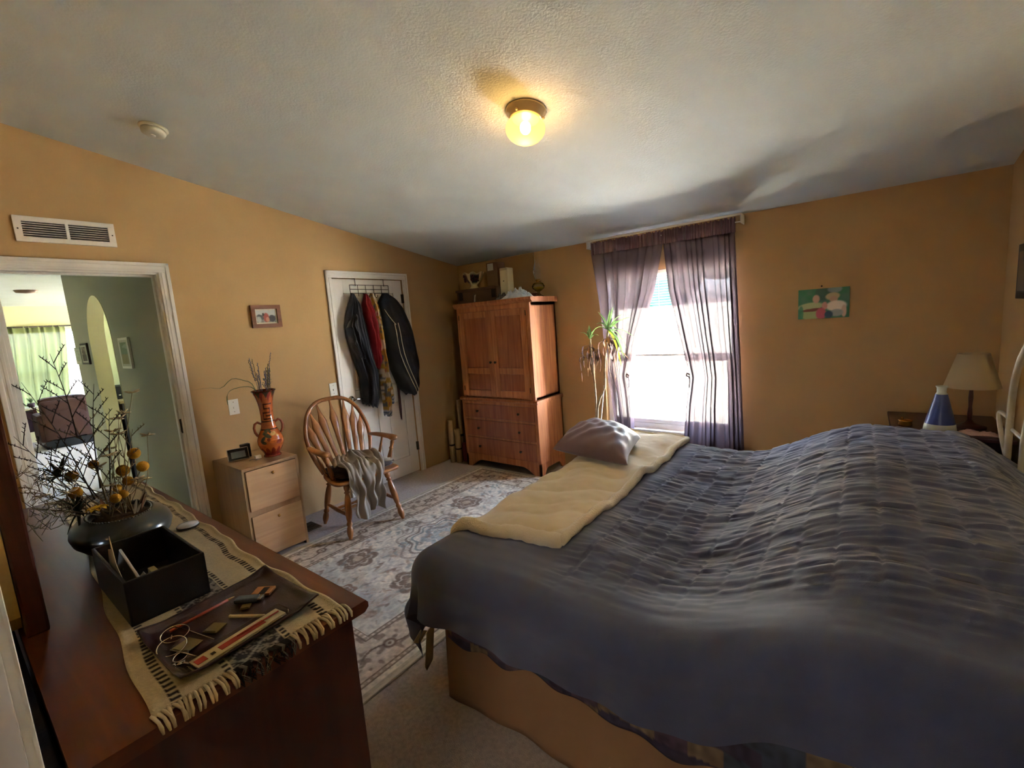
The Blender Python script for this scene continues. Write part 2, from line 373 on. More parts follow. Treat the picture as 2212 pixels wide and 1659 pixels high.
# ------------------------------------------------------------------ curtains
def ipol(z, tab): return np.interp(z, [t[0] for t in tab], [t[1] for t in tab])
CUR = sheer('mauve_voile', (114, 98, 102), .985, .12)
CURH = mat('mauve_voile_gathered', (116, 88, 94), .9, sheen=.3)
def curtain(inner, outer, nf, label, seed, knot):
    t = thing('sheer_curtain', label, 'curtain', ((outer[0][1]+inner[0][1])/2, 3.86, .08))
    nz, nu = 90, 260; z = np.linspace(.08, 2.10, nz)[:, None]; u = np.linspace(0, 1, nu)[None, :]
    xi = ipol(z, sorted(inner)); xo = ipol(z, sorted(outer)); r = np.random.default_rng(seed)
    warp = u + .03*np.sin(2*math.pi*u*2.3+seed) + .012*np.sin(u*31+seed)
    ph = 2*math.pi*nf*warp + .5*np.sin(z*3+u*5)
    wd = np.abs(xi-xo)
    amp = .022+.014*np.sin(u*17+seed*3)
    x = xo+(xi-xo)*u + np.cos(ph*1.0)*wd/nf*.20 + np.sin(ph*2)*wd/nf*.06
    y = 3.862 + np.sin(ph)*amp*(.45+.55*sstep(2.1, 1.6, z)) + .012*np.sin(ph*.37+z*2)
    cinch = np.exp(-((z-knot[1])/.10)**2); y = y - .01*cinch
    A = np.stack([x, y, np.broadcast_to(z, x.shape)], -1)
    m_ = MB(); m_.grid(A); m_.build('curtain_cloth', CUR, t, fixn=False)
    zt = np.linspace(2.075, 2.18, 9)[:, None]; ph2 = 2*math.pi*nf*2.3*u
    xt = outer[0][1]+(inner[0][1]-outer[0][1])*u + 0*zt
    m_ = MB()
    for sgn in (-1, 1):
        yt = 3.852 + sgn*(.012+.006*np.sin(ph2+sgn)) + 0*zt
        zz = zt + .008*np.sin(ph2*1.3)*(zt > 2.16)
        m_.grid(np.stack([xt+.004*np.sin(ph2*.7), yt, zz], -1))
    m_.build('gathered_heading', CURH, t, fixn=False)
    k = MB(); kx, kz = knot
    k.tube([(kx-.012, 3.835, kz+.02), (kx+.012, 3.828, kz+.008), (kx+.01, 3.832, kz-.012), (kx-.014, 3.834, kz-.004), (kx-.012, 3.835, kz+.02)], .009, 8)
    k.tube([(kx, 3.832, kz), (kx+.012, 3.83, kz-.05), (kx+.006, 3.832, kz-.10)], [.005, .004, .006], 6)
    k.build('tie', CURH, t)
curtain([(2.12, 2.437), (1.7, 2.34), (1.3, 2.19), (.97, 2.10), (.75, 2.115), (.08, 2.12)], [(2.12, 1.79), (1.7, 1.84), (.97, 1.90), (.5, 1.95), (.08, 1.97)], 8,
        'mauve sheer curtain panel tied back behind the potted plant', 1, (2.105, .97))
curtain([(2.12, 2.445), (1.7, 2.48), (1.3, 2.56), (.97, 2.632), (.75, 2.60), (.08, 2.55)], [(2.12, 2.99), (1.6, 3.01), (.97, 3.03), (.08, 3.06)], 11,
        'wider mauve sheer curtain panel hanging next to the blank wall', 4, (2.632, .985))
rd = thing('curtain_rod', 'white curtain rod running along the wall just under the ceiling', 'curtain rod', (2.4, 3.86, 2.13))
MB().tube([(1.755, 3.852, 2.145), (3.03, 3.852, 2.145)], .0045, 8).build('lower_rod', WPL, rd)
MB().box((1.745, 3.838, 2.190), (3.035, 3.850, 2.206), .003).build('valance_rail', WPL, rd)
for x in (1.75, 3.03): MB().box((x-.004, 3.842, 2.135), (x+.004, D, 2.205), .002).build('bracket', WPL, rd)

# ------------------------------------------------------------------ ceiling light, smoke detector, vents, switches
SL = math.atan(CK)
def ceil_frame(x, y): return Matrix.Translation((x, y, ceil_z(y))) @ Matrix.Rotation(-SL, 4, 'X')
M = ceil_frame(2.432, 1.985)
cl = thing('ceiling_light', 'lit round ceiling lamp with a ribbed amber glass globe', 'lamp', M.translation)
mb = MB(); mb.lathe([(.0, 0), (.098, 0), (.100, -.006), (.097, -.012), (.090, -.016), (.088, -.024), (.083, -.028), (.081, -.042), (.077, -.046), (.0, -.046)], seg=48, M=M)
for k in range(3): mb.ball(M @ Vector((.086*math.cos(k*2.1+.6), .086*math.sin(k*2.1+.6), -.036)), .007, 8, 6)
mb.build('base_ring', mat('brushed_cream_metal', (196, 172, 130), .35, .4), cl)
gm = mixmat('ribbed_globe_glass', 'ShaderNodeBsdfTransparent', 'ShaderNodeBsdfTranslucent', .70, (1, .80, .48), (.055, .034, .013))
n_ = gm.node_tree; em = n_.nodes.new('ShaderNodeEmission'); em.inputs[0].default_value = (1, .66, .25, 1); em.inputs[1].default_value = .22
ad = n_.nodes.new('ShaderNodeAddShader'); mx = [q for q in n_.nodes if q.type == 'MIX_SHADER'][0]
n_.links.new(mx.outputs[0], ad.inputs[0]); n_.links.new(em.outputs[0], ad.inputs[1]); n_.links.new(ad.outputs[0], n_.nodes['Material Output'].inputs[0])
prof = [(.074, -.040)]+[(.097*math.cos(a), -.092+.062*math.sin(a)*(1.0 if a > 0 else 1.1)) for a in [math.radians(d) for d in (48, 36, 24, 12, 0, -12, -24, -36, -48, -60, -72, -84, -89)]]
MB().lathe(prof, seg=120, ripple=lambda a, z: .010*math.cos(60*a)*(1 if z > -.125 else 0), M=M, cap=False).build('globe', gm, cl, fixn=False)
bm_ = mat('lit_bulb', (255, 226, 150), .5, emis=(255, 224, 160), estr=46)
MB().ball(M @ Vector((0, 0, -.085)), .027, 16, 12, (1, 1, 1.15)).build('bulb', bm_, cl)
pl = bpy.data.lights.new('bulb_glow', 'POINT'); pl.energy = 4.2; pl.color = (1, .72, .38); pl.shadow_soft_size = .035
po = bpy.data.objects.new('bulb_glow', pl); COL.objects.link(po); po.location = M @ Vector((0, 0, -.135))

M = ceil_frame(.665, .965)
sm = thing('smoke_detector', 'round cream smoke detector on the sloping ceiling', 'smoke detector', M.translation)
SMM = mat('cream_plastic', (206, 200, 176), .5)
MB().lathe([(.0, 0), (.066, 0), (.068, -.008), (.062, -.014), (.0, -.014)], seg=40, M=M).build('base', SMM, sm)
MB().lathe([(.0, -.014), (.056, -.014), (.058, -.022), (.054, -.036), (.040, -.043), (.0, -.044)], seg=40, M=M).build('cover', SMM, sm)
MB().lathe([(.0, -.043), (.012, -.043), (.012, -.047), (.0, -.048)], seg=16, M=M).build('test_button', WPL, sm)

vt = thing('wall_vent', 'white louvred air grille above the hall doorway', 'vent', (0, .64, 2.18))
mb = MB()
for a, b in [((0, .425, 2.18), (.012, .865, 2.208)), ((0, .425, 2.294), (.012, .865, 2.322)), ((0, .425, 2.207), (.0118, .458, 2.295)), ((0, .832, 2.207), (.0118, .865, 2.295)), ((0, .638, 2.2), (.012, .652, 2.3))]: mb.box(a, b, .002)
mb.build('frame', WHT, vt)
MB().box((0, .45, 2.2), (.0015, .84, 2.3)).build('backing', mat('dark_duct', (52, 50, 46), .9), vt)
s0 = None
for (a, b) in ((.458, .638), (.652, .832)):
    for k in range(7):
        z = 2.2095+k*.0128
        if s0 is None or a > .5 and k == 0:
            s0 = MB().prism([(.0015, -.002), (.010, -.005), (.0105, -.0035), (.002, .002)], a, b, 1).build('louvre', WHT, vt, local=True)
            s0.location = (0, -.64, z-2.18)
        else:
            c = s0.copy(); COL.objects.link(c); c.location = (0, -.64, z-2.18)
for (y, z) in ((.44, 2.25), (.85, 2.25)): MB().ball((.012, y, z), .004, 8, 6, (.5, 1, 1)).build('screw', DKMET, vt)

for (yc, label) in ((1.384, 'white light switch beside the hall doorway above the black display'), (2.212, 'white light switch next to the closet door frame')):
    t = thing('light_switch', label, 'switch', (0, yc, .99))
    MB().box((0, yc-.036, .987), (.006, yc+.036, 1.103), .003).build('cover_plate', WPL, t)
    MB().box((.004, yc-.006, 1.033), (.016, yc+.006, 1.048), .002).build('toggle', WPL, t)
    for z in (1.008, 1.082): MB().ball((.006, yc, z), .0032, 8, 6, (.5, 1, 1)).build('screw', CHROME, t)
fv = thing('floor_register', 'dark floor register in the carpet between light wood cabinet and armchair', 'vent', (.27, 1.69, 0))
MB().box((.16, 1.655, 0), (.33, 1.77, .006), .002).build('frame', mat('brown_metal', (84, 70, 56), .5, .5), fv)
for k in range(6): MB().box((.172+k*.026, 1.665, .005), (.180+k*.026, 1.76, .009)).build('slat', DKMET, fv)

# small framed photo on the left wall
pf = thing('picture_frame', 'small wood framed photo on the mustard wall', 'picture', (0, 1.715, 1.62))
FRM = wood('brown_frame_wood', (124, 72, 34), (96, 52, 24), 1, .4)
mb = MB(); ya, yb, za, zb = 1.602, 1.830, 1.627, 1.803
mb.prism([(ya, za), (yb, za), (yb-.03, za+.03), (ya+.03, za+.03)], 0, .02, 0); mb.prism([(ya, zb), (yb, zb), (yb-.03, zb-.03), (ya+.03, zb-.03)], 0, .02, 0)
mb.prism([(ya, za), (ya+.03, za+.03), (ya+.03, zb-.03), (ya, zb)], 0, .02, 0); mb.prism([(yb, za), (yb-.03, za+.03), (yb-.03, zb-.03), (yb, zb)], 0, .02, 0)
mb.build('frame', FRM, pf)
PAINT = mat('printed_picture', (200, 200, 200), .6, attr=True)
def paint_panel(name, o, du, dv, nu, nv, fn, parent=None, m=None, th=0):
    """flat printed sheet; fn(U, V) gives sRGB 0..255 for U, V in 0..1 (V upwards)"""
    o, du, dv = np.array(o, float), np.array(du, float), np.array(dv, float)
    U, V = np.meshgrid(np.linspace(0, 1, nu), np.linspace(0, 1, nv), indexing='ij')
    A = o+U[..., None]*du+V[..., None]*dv; c = fn(U, V)/255.; c = np.where(c <= .04045, c/12.92, ((c+.055)/1.055)**2.4)
    m_ = MB(); m_.grid(A, False); return m_.build(name, m or PAINT, parent, cols=c.reshape(-1, 3), fixn=False, solid=th)
def layers(base, U, V, items):
    C = np.zeros(U.shape+(3,)); C[:] = base
    for (msk, col, a) in items:
        m_ = np.clip(msk, 0, 1)[..., None]*a; C = C*(1-m_)+np.array(col)*m_
    return C
def ell(U, V, cx, cy, rx, ry, rot=0, soft=.15):
    x, y = U-cx, V-cy; c, s = math.cos(rot), math.sin(rot); a = (x*c+y*s)/rx; b = (-x*s+y*c)/ry
    return 1-sstep(1-soft, 1+soft, np.sqrt(a*a+b*b))
def photo(U, V):
    n = vnoise(U*18, V*14, 3)
    inn = ((U > .08) & (U < .92) & (V > .1) & (V < .9)).astype(float)
    return layers((214, 206, 184), U, V, [(inn, (196, 200, 194), 1), (inn*(V < .52+.08*np.sin(U*7)), (110, 104, 98), 1), (inn*(V < .5)*n, (170, 172, 164), .8),
        (inn*ell(U, V, .5, .42, .13, .3), (156, 74, 62), 1), (inn*ell(U, V, .38, .62, .05, .1), (60, 46, 40), 1), (inn*ell(U, V, .26, .46, .1, .2, .5), (70, 74, 76), .9),
        (inn*ell(U, V, .76, .36, .15, .22), (66, 62, 66), .9), (inn*ell(U, V, .56, .3, .08, .16), (198, 140, 118), .9), (inn*ell(U, V, .18, .3, .1, .2), (190, 192, 186), .8)])
paint_panel('photo', (.007, ya+.028, za+.028), (0, yb-ya-.056, 0), (0, 0, zb-za-.056), 50, 36, photo, pf)

# unframed painted canvas on the window wall
cv = thing('canvas_painting', 'small green painting of three figures on the wall beyond the bed', 'painting', (3.54, D, 1.39))
MB().box((3.391, D-.018, 1.395), (3.692, D, 1.605), .001).build('stretcher', mat('canvas_edge', (206, 214, 196), .8), cv)
def canvas(U, V):
    n = vnoise(U*9, V*7, 5)
    return layers((58, 128, 92), U, V, [(n, (92, 124, 112), .7), (ell(U, V, .5, .85, .16, .25), (70, 96, 84), .8), (ell(U, V, .72, .95, .14, .12), (150, 160, 170), .7),
        (ell(U, V, .25, .42, .26, .13, .15), (176, 186, 140), 1), (ell(U, V, .26, .14, .2, .2), (164, 178, 122), 1), (ell(U, V, .3, .3, .24, .05, .1), (120, 62, 52), .9),
        (ell(U, V, .36, .66, .07, .14), (190, 154, 140), 1), (ell(U, V, .68, .72, .14, .12, .3), (186, 172, 130), 1), (ell(U, V, .7, .62, .08, .1), (188, 156, 130), 1),
        (ell(U, V, .75, .4, .2, .17, .15), (228, 216, 202), 1), (ell(U, V, .9, .22, .05, .2), (206, 178, 160), 1), (ell(U, V, .76, .17, .13, .12), (150, 160, 168), .9),
        (ell(U, V, .53, .42, .055, .13), (204, 150, 138), 1), (ell(U, V, .46, .16, .1, .2), (196, 92, 108), 1), (ell(U, V, .61, .12, .08, .12), (52, 82, 104), 1), (ell(U, V, .06, .2, .05, .25), (60, 130, 100), .8)])
paint_panel('painted_face', (3.391, D-.0186, 1.395), (.301, 0, 0), (0, 0, .21), 64, 44, canvas, cv)
MB().ball((3.53, D-.004, 1.622), .006, 8, 6).build('nail', DKMET, cv)
ef = thing('wall_frame', 'dark framed picture edge on the wall above the headboard', 'picture', (EW, 3.35, 1.45))
MB().box((EW-.022, 3.1, 1.46), (EW, 3.585, 1.74), .004).build('frame', mat('dark_frame', (48, 32, 24), .5), ef)
MB().box((EW-.025, 3.14, 1.5), (EW-.02, 3.545, 1.7)).build('print', mat('dim_print', (120, 104, 84), .6), ef)

# ------------------------------------------------------------------ rug (painted pattern on a thin pile)
RX0, RX1, RY0, RY1 = .54, 2.16, .82, 3.50
nu, nv = 330, 540
U, V = np.meshgrid(np.linspace(RX0, RX1, nu), np.linspace(RY0, RY1, nv), indexing='ij')
du_ = np.minimum(U-RX0, RX1-U); dv_ = np.minimum(V-RY0, RY1-V); dd = np.minimum(du_, dv_)
n1 = vnoise(U*14, V*14, 1); n2 = vnoise(U*60, V*60, 2); n3 = vnoise(U*3, V*3, 4); n4 = vnoise(U*150, V*150, 6)
C_ = np.zeros(U.shape+(3,)); C_[:] = (224, 214, 192)
def over(mask, col, a=1.0):
    global C_
    m_ = np.clip(mask, 0, 1)[..., None]*a; C_ = C_*(1-m_)+np.array(col, float)*m_
fm = sstep(.34, .35, dd)                                  # field inside the borders
over(fm*sstep(.5, .75, n3), (174, 178, 170), .5)         # faded blue grey clouds
over(fm*sstep(.55, .8, n1)*sstep(.3, .6, n2), (168, 150, 130), .6)
def flower(cx, cy, r, col, pet=6, a=.85):
    x, y = U-cx, V-cy; q = np.hypot(x, y); an = np.arctan2(y, x); R = r*(.74+.26*np.abs(np.cos(an*pet/2)))
    m_ = (1-sstep(R*.9, R, q))*(.45+.55*sstep(.12, .4, vnoise((U-cx)*70, (V-cy)*70, int(abs(cx*91+cy*37)) % 97)))
    m_ = m_*(1-.75*(np.abs(q/R-.62) < .05)); over(m_*fm, col, a); over((1-sstep(r*.22, r*.26, q))*fm, (196, 178, 150), a)
cxm = (RX0+RX1)/2
for (dx, cy, r, c) in [(-.27, 1.60, .145, (124, 104, 88)), (.27, 1.62, .145, (124, 104, 88)), (-.27, 2.68, .15, (126, 106, 90)), (.27, 2.68, .15, (126, 106, 90)), (0, 2.16, .19, (160, 166, 160)),
                       (0, 3.02, .085, (140, 112, 92)), (0, 1.32, .085, (140, 112, 92)), (-.36, 2.16, .07, (142, 124, 106)), (.36, 2.16, .07, (142, 124, 106)), (-.14, 2.42, .05, (140, 148, 144)), (.14, 2.42, .05, (140, 148, 144)), (-.14, 1.9, .05, (140, 148, 144)), (.14, 1.9, .05, (140, 148, 144))]:
    flower(cxm+dx, cy, r, c)
rg = np.random.default_rng(11)
for k in range(230):                                       # sprigs and leaves, mirrored
    x = rg.uniform(.03, .46); y = rg.uniform(1.2, 3.14); an = rg.uniform(0, 3.14); L_ = rg.uniform(.012, .04); c = [(126, 108, 94), (144, 126, 108), (140, 146, 138), (160, 130, 104)][k % 4]
    for sx in (-1, 1):
        over(fm*ell(U, V, cxm+sx*x, y, L_, L_*.32, an*sx, .5), c, .5)
        if k % 3 == 0: over(fm*ell(U, V, cxm+sx*(x+.02), y+.015, L_*.6, L_*.3, (an+1)*sx, .3), c, .6)
for (r, col) in [(.2, (118, 128, 124)), (.235, (124, 106, 92)), (.29, (150, 136, 120))]:       # lobed rings round the centre
    q = np.hypot(U-cxm, (V-2.16)*.82); an = np.arctan2(V-2.16, U-cxm); R = r*(1+.1*np.cos(8*an)); over(fm*(np.abs(q-R) < .006+.004*n2), col, .7)
bd = (dd < .35)
over(bd*((dd > .07) & (dd < .33)), (200, 182, 156), .75)
wv = np.where(du_ < dv_, V, U)                             # running coordinate along the border
over(bd*(np.abs(dd-.2-.035*np.sin(wv*2*math.pi/.34)) < .007), (124, 104, 86), .85)
for k in range(-2, 30):
    for off, sz, c in ((0, .036, (116, 92, 76)), (.17, .028, (140, 126, 106))):
        w0 = .17+k*.34+off
        msk = lambda a, b: ell(wv, dd, w0, a, sz*b, sz*b, 0, .2)
        over(bd*msk(.2, 1), c, .9); over(bd*msk(.2, .6), (196, 182, 156), .9); over(bd*msk(.2, .25), c, .9)
over(bd*((dd > .09) & (dd < .31))*sstep(.62, .8, vnoise(U*34, V*34, 9)), (122, 104, 88), .65)
for a in (.068, .092, .312, .338): over((np.abs(dd-a) < .0045), (118, 100, 84), .8)
for a in (.08, .325): over((np.abs(dd-a) < .009)*(np.sin(wv*190) > 0), (158, 142, 120), .8)
over(dd < .03, (190, 180, 156), 1)
C_ = C_*(.88+.2*n2[..., None])*(.95+.1*n4[..., None])
C_ = np.clip(C_, 0, 255)/255.; Cl = np.where(C_ <= .04045, C_/12.92, ((C_+.055)/1.055)**2.4)
zz = .010+.0012*n4-.009*(dd < .001)
m_ = MB(); m_.grid(np.stack([U, V, zz], -1)); RUGM = mat('woven_rug', (190, 180, 160), .92, attr=True, bump=.5, bscale=400, spec=.1)
rug = thing('area_rug', 'faded cream and blue grey oriental rug with floral borders on the carpet', 'rug', (cxm, (RY0+RY1)/2, 0))
m_.build('rug_pile', RUGM, rug, cols=Cl.reshape(-1, 3), fixn=False)
mb = MB(); e = .006
for a, b in [((RX0-e, RY0-e, 0), (RX0+.012, RY1+e, .0125)), ((RX1-.012, RY0-e, 0), (RX1+e, RY1+e, .0125)), ((RX0-e, RY0-e, 0), (RX1+e, RY0+.012, .0125)), ((RX0-e, RY1-.012, 0), (RX1+e, RY1+e, .0125))]: mb.box(a, b, .004)
mb.build('edge_binding', mat('rug_binding', (196, 186, 160), .9), rug)

# ------------------------------------------------------------------ armoire
AX0, AX1, AF = .345, 1.325, 3.495
am = thing('armoire', 'tall reddish pine armoire with two doors above drawers, lit on its window side', 'armoire', ((AX0+AX1)/2, 3.72, 0))
AB = D-.012
mb = MB(); mb.box((AX0+.02, AF+.02, .75), (AX0+.04, AB, 1.70)); mb.box((AX1-.04, AF+.03, .75), (AX1-.02, AB, 1.70))
mb.box((AX0+.02, AB-.02, .75), (AX1-.02, AB, 1.7)); mb.box((AX0+.02, AF+.022, .76), (AX1-.02, AB, .79)); mb.box((AX0+.02, AF+.022, 1.67), (AX1-.02, AB, 1.70))
mb.box((AX0+.02, AF+.008, .76), (AX0+.062, AF+.03, 1.7), .001); mb.box((AX1-.062, AF+.008, .76), (AX1-.0195, AF+.031, 1.7)); mb.box((AX0+.021, AF+.009, 1.655), (AX1-.03, AF+.029, 1.699))
mb.build('upper_case', ARM, am)
mb = MB()
mb.prism([(AF-.012, 1.728), (AF-.012, 1.75), (AB, 1.75), (AB, 1.70), (AF+.012, 1.70), (AF+.002, 1.712)], AX0-.012, AX1+.014, 0)
mb.build('cornice', ARM, am)
mb = MB()
mb.box((AX0, AF+.03, .136), (AX0+.02, AB, .735)); mb.box((AX1-.02, AF+.03, .136), (AX1, AB, .735)); mb.box((AX0+.001, AB-.015, .136), (AX1, AB, .735))
mb.box((AX0+.001, AF+.0005, .70), (AX1-.001, AB, .7345)); mb.box((AX0+.001, AF+.0005, .53), (AX1-.001, AF+.03, .55)); mb.box((AX0+.001, AF+.0005, .335), (AX1-.001, AF+.03, .352)); mb.box((AX0+.001, AF+.0005, .1355), (AX1-.001, AF+.03, .15))
mb.box((AX0-.0005, AF-.0005, .136), (AX0+.035, AF+.0305, .734)); mb.box((AX1-.035, AF-.0005, .136), (AX1+.0005, AF+.0305, .734))
mb.build('lower_case', ARM, am)
mb = MB(); mb.prism([(AF-.018, .738), (AF-.022, .752), (AF-.014, .764), (AB, .764), (AB, .730), (AF-.006, .730)], AX0-.018, AX1+.018, 0); mb.build('waist_moulding', ARM, am)
def arch(x0, x1, z0, z1, n=14, foot=.09):
    top = [(x1, z1), (x0, z1)]; p = [(x0, 0), (x0+foot*.8, 0)]
    for i in range(n+1):
        t = i/n; x = x0+foot+(x1-x0-2*foot)*t; p.append((x, z0*min(1, math.sin(math.pi*t)*2.2)**.5 if 0 < t < 1 else .02))
    return p+[(x1-foot*.8, 0), (x1, 0)]+top
MB().prism(arch(AX0, AX1, .085, .135), AF, AF+.022, 1).build('front_apron', ARM, am)
for x in (AX0, AX1-.022): MB().prism(arch(AF, AB, .075, .135, foot=.07), x, x+.022, 0).build('side_apron', ARM, am)
xm = (AX0+AX1)/2
for (a, b, kx) in ((AX0+.064, xm-.002, xm-.03), (xm+.002, AX1-.064, xm+.03)):
    d_ = MB(); z0, z1, fy, by = .785, 1.652, AF-.006, AF+.014
    for p, q in [((a, fy, z0), (a+.06, by, z1)), ((b-.06, fy, z0), (b, by, z1)), ((a+.06, fy, z0), (b-.06, by, z0+.065)), ((a+.06, fy, z1-.06), (b-.06, by, z1)), ((a+.06, fy, 1.02), (b-.06, by, 1.08))]: d_.box(p, q, .003)
    do = d_.build('door', ARM, am)
    for (p, q) in ((z0+.065, 1.02), (1.08, z1-.06)): MB().box((a+.062, fy+.008, p+.002), (b-.062, fy+.016, q-.002), .002).build('panel', ARMD, do)
    MB().lathe([(0, 0), (.006, 0), (.006, .01), (.012, .016), (.013, .022), (.009, .027), (0, .028)], seg=16, M=Matrix.Translation((kx, fy, 1.14)) @ Matrix.Rotation(math.radians(90), 4, 'X')).build('knob', DKMET, do)
    for z in (.84, 1.58):
        hx = a-.002 if a < xm-.1 else b+.002
        MB().tube([(hx, fy, z), (hx, fy, z+.05)], .004, 8).build('hinge', DKMET, do)
for (z0, z1) in ((.553, .697), (.355, .527), (.153, .332)):
    do = MB().box((AX0+.038, AF-.004, z0), (AX1-.038, AF+.016, z1), .005).build('drawer', ARMD, am)
    for kx in (AX0+.22, AX1-.22): MB().lathe([(0, 0), (.006, 0), (.006, .01), (.012, .016), (.013, .022), (.009, .027), (0, .028)], seg=16, M=Matrix.Translation((kx, AF-.004, (z0+z1)/2)) @ Matrix.Rotation(math.radians(90), 4, 'X')).build('knob', DKMET, do)

# things on the armoire
KR = mat('brown_kraft_wood', (112, 82, 62), .8, col2=(92, 66, 50), nscale=3)
TZ = 1.7505
tr = thing('wooden_crate', 'low brown box with an open tag on top of the armoire', 'box', (.62, 3.72, TZ))
MB().box((.30, 3.60, TZ), (.848, 3.86, TZ+.135), .006).build('body', KR, tr)
MB().box((.29, 3.59, TZ+.125), (.852, 3.87, TZ+.15), .004).build('lid', KR, tr)
for x in (.335, .79): MB().box((x, 3.588, TZ+.04), (x+.05, 3.60, TZ+.12), .003).build('corner_patch', mat('dark_leather', (50, 38, 34), .6), tr)
MB().prism([(.555, TZ+.01), (.572, TZ+.012), (.576, TZ+.05), (.588, TZ+.085), (.566, TZ+.078), (.560, TZ+.04)], 3.578, 3.582, 1).build('paper_tag', WPL, tr)
z1 = TZ+.1505
ur = thing('scalloped_planter', 'cream footed bowl with a scalloped rim and purple grapes on the brown box', 'bowl', (.47, 3.70, z1))
prof = [(0, 0), (.05, 0), (.052, .008), (.036, .03), (.034, .045), (.06, .07), (.088, .10), (.098, .135), (.112, .165), (.106, .166), (.09, .135), (.08, .105), (0, .08)]
mb = MB(); V0 = []
seg = 48
for (r, z) in prof:
    for k in range(seg):
        a = 2*math.pi*k/seg; q = 1+(.06*math.cos(7*a) if z > .13 else 0); V0.append((.47+r*q*math.cos(a), 3.70+r*q*math.sin(a), z1+z+(.010*math.cos(7*a) if z > .16 else 0)))
F0 = [(i*seg+k, i*seg+(k+1) % seg, (i+1)*seg+(k+1) % seg, (i+1)*seg+k) for i in range(len(prof)-1) for k in range(seg)]
mb.add(V0, F0, True)
VV = np.array(V0); aa = np.arctan2(VV[:, 1]-3.70, VV[:, 0]-.47); hh = VV[:, 2]-z1
cc = np.tile(np.array(lin((214, 200, 150))), (len(VV), 1))
for (a0, col) in ((-2.2, (84, 42, 48)), (-.75, (52, 54, 66)), (1.2, (84, 42, 48))):
    mk = (np.abs(np.angle(np.exp(1j*(aa-a0)))) < .5) & (hh > .06) & (hh < .145); cc[mk] = lin(col)
mb.build('planter_body', mat('glazed_planter', (210, 196, 150), .35, attr=True), ur, cols=cc, fixn=False)
for (a0, n_) in ((-2.2, 9), (-.75, 9)):
    mb = MB()
    for k in range(n_):
        a = a0+random.uniform(-.42, .42); z = .115+random.uniform(-.035, .03); r = .078+.2*(z-.07)+.012
        mb.ball((.47+r*math.cos(a), 3.70+r*math.sin(a), z1+z), .011, 8, 6)
    mb.build('grape_relief', mat('purple_glaze', (80, 44, 58), .3), ur)
cb = thing('cardboard_box', 'tall brown carton with a pale label near the armoire centre', 'box', (.735, 3.76, z1))
MB().box((.655, 3.70, z1), (.80, 3.83, z1+.245), .003).build('carton', mat('brown_cardboard', (120, 90, 68), .85), cb)
MB().box((.672, 3.6985, z1+.165), (.748, 3.70, z1+.235)).build('label', mat('pale_label', (196, 196, 186), .7), cb)
tb = thing('plastic_container', 'cream plastic container standing beside the tall carton', 'container', (.90, 3.72, TZ))
MB().box((.855, 3.66, TZ), (.955, 3.76, TZ+.298), .008).build('body', mat('cream_container', (206, 196, 160), .5), tb)
MB().box((.857, 3.657, TZ+.29), (.953, 3.763, TZ+.318), .008).build('cap', mat('cream_container_cap', (188, 180, 150), .5), tb)
MB().box((.895, 3.6585, TZ+.185), (.912, 3.66, TZ+.192)).build('printed_mark', DKMET, tb)
bx = thing('flat_box', 'flat reddish brown box lying under the oil lamp side of the armoire top', 'box', (1.0, 3.84, TZ))
MB().box((.88, 3.78, TZ), (1.13, 3.93, TZ+.05), .004).build('box_body', mat('red_brown_card', (118, 66, 46), .8), bx)
ol = thing('oil_lamp', 'clear glass oil lamp with a tall chimney near the armoire corner', 'oil lamp', (1.235, 3.78, TZ))
o_ = (1.235, 3.78, TZ)
MB().lathe([(.0, 0), (.048, 0), (.05, .008), (.03, .02), (.014, .035), (.012, .05), (.03, .062), (.058, .085), (.063, .105), (.05, .13), (.024, .142)], o_, 36, cap=False).build('font', glassmat('green_tint_glass', (.95, .96, .88), blend=.25), ol)
MB().lathe([(0, .068), (.03, .070), (.052, .086), (.056, .098), (0, .098)], o_, 30).build('lamp_oil', mat('yellow_oil', (200, 170, 60), .1, alpha=.75), ol)
MB().lathe([(0, .14), (.024, .14), (.026, .15), (.022, .158), (.03, .163), (.03, .170), (0, .172)], o_, 24).build('burner', BRASS, ol)
MB().tube([(o_[0]+.02, o_[1]-.01, TZ+.152), (o_[0]+.042, o_[1]-.02, TZ+.152)], .0025, 6).build('wick_knob', BRASS, ol)
MB().lathe([(.027, .17), (.03, .185), (.044, .22), (.047, .245), (.038, .285), (.026, .325), (.023, .37), (.026, .42), (.027, .43)], o_, 36, cap=False).build('chimney', glassmat('chimney_glass', (.95, .95, .93), blend=.3), ol)
def crumple(name, label, cat, cx, cy, z, sx, sy, h, m_, seed, rz=0, grp=None, nu=44, nv=30, fn=None):
    u = np.linspace(-1, 1, nu)[:, None]; v = np.linspace(-1, 1, nv)[None, :]
    q = np.clip(1-np.abs(u)**3, 0, 1)*np.clip(1-np.abs(v)**2.4, 0, 1)
    n = .55*vnoise(u*4+9+v, v*4+9, seed)+.3*np.abs(vnoise(u*9+20, v*8+20, seed+1)-.5)*2+.2*vnoise(u*22+40, v*16+40, seed+2)
    zz = z+h*q*n+.0015; X_ = u*sx*(1+.12*(vnoise(v*3+5+0*u, u*2+5, seed+3)-.5)); Y_ = v*sy*(1+.25*(vnoise(u*4+7+0*v, v+3, seed+4)-.5))
    c, s = math.cos(rz), math.sin(rz)
    A = np.stack([cx+X_*c-Y_*s, cy+X_*s+Y_*c, zz+0*X_], -1)
    b = MB(); b.grid(A); o = b.build(name, m_, solid=.0015, fixn=False); return tag(o, label, cat, grp)
crumple('plastic_bag', 'crumpled white plastic bag on the front edge of the armoire top', 'bag', 1.12, 3.585, TZ, .155, .075, .13, mat('white_bag_plastic', (214, 218, 222), .35, col2=(190, 206, 224), nscale=14), 3)
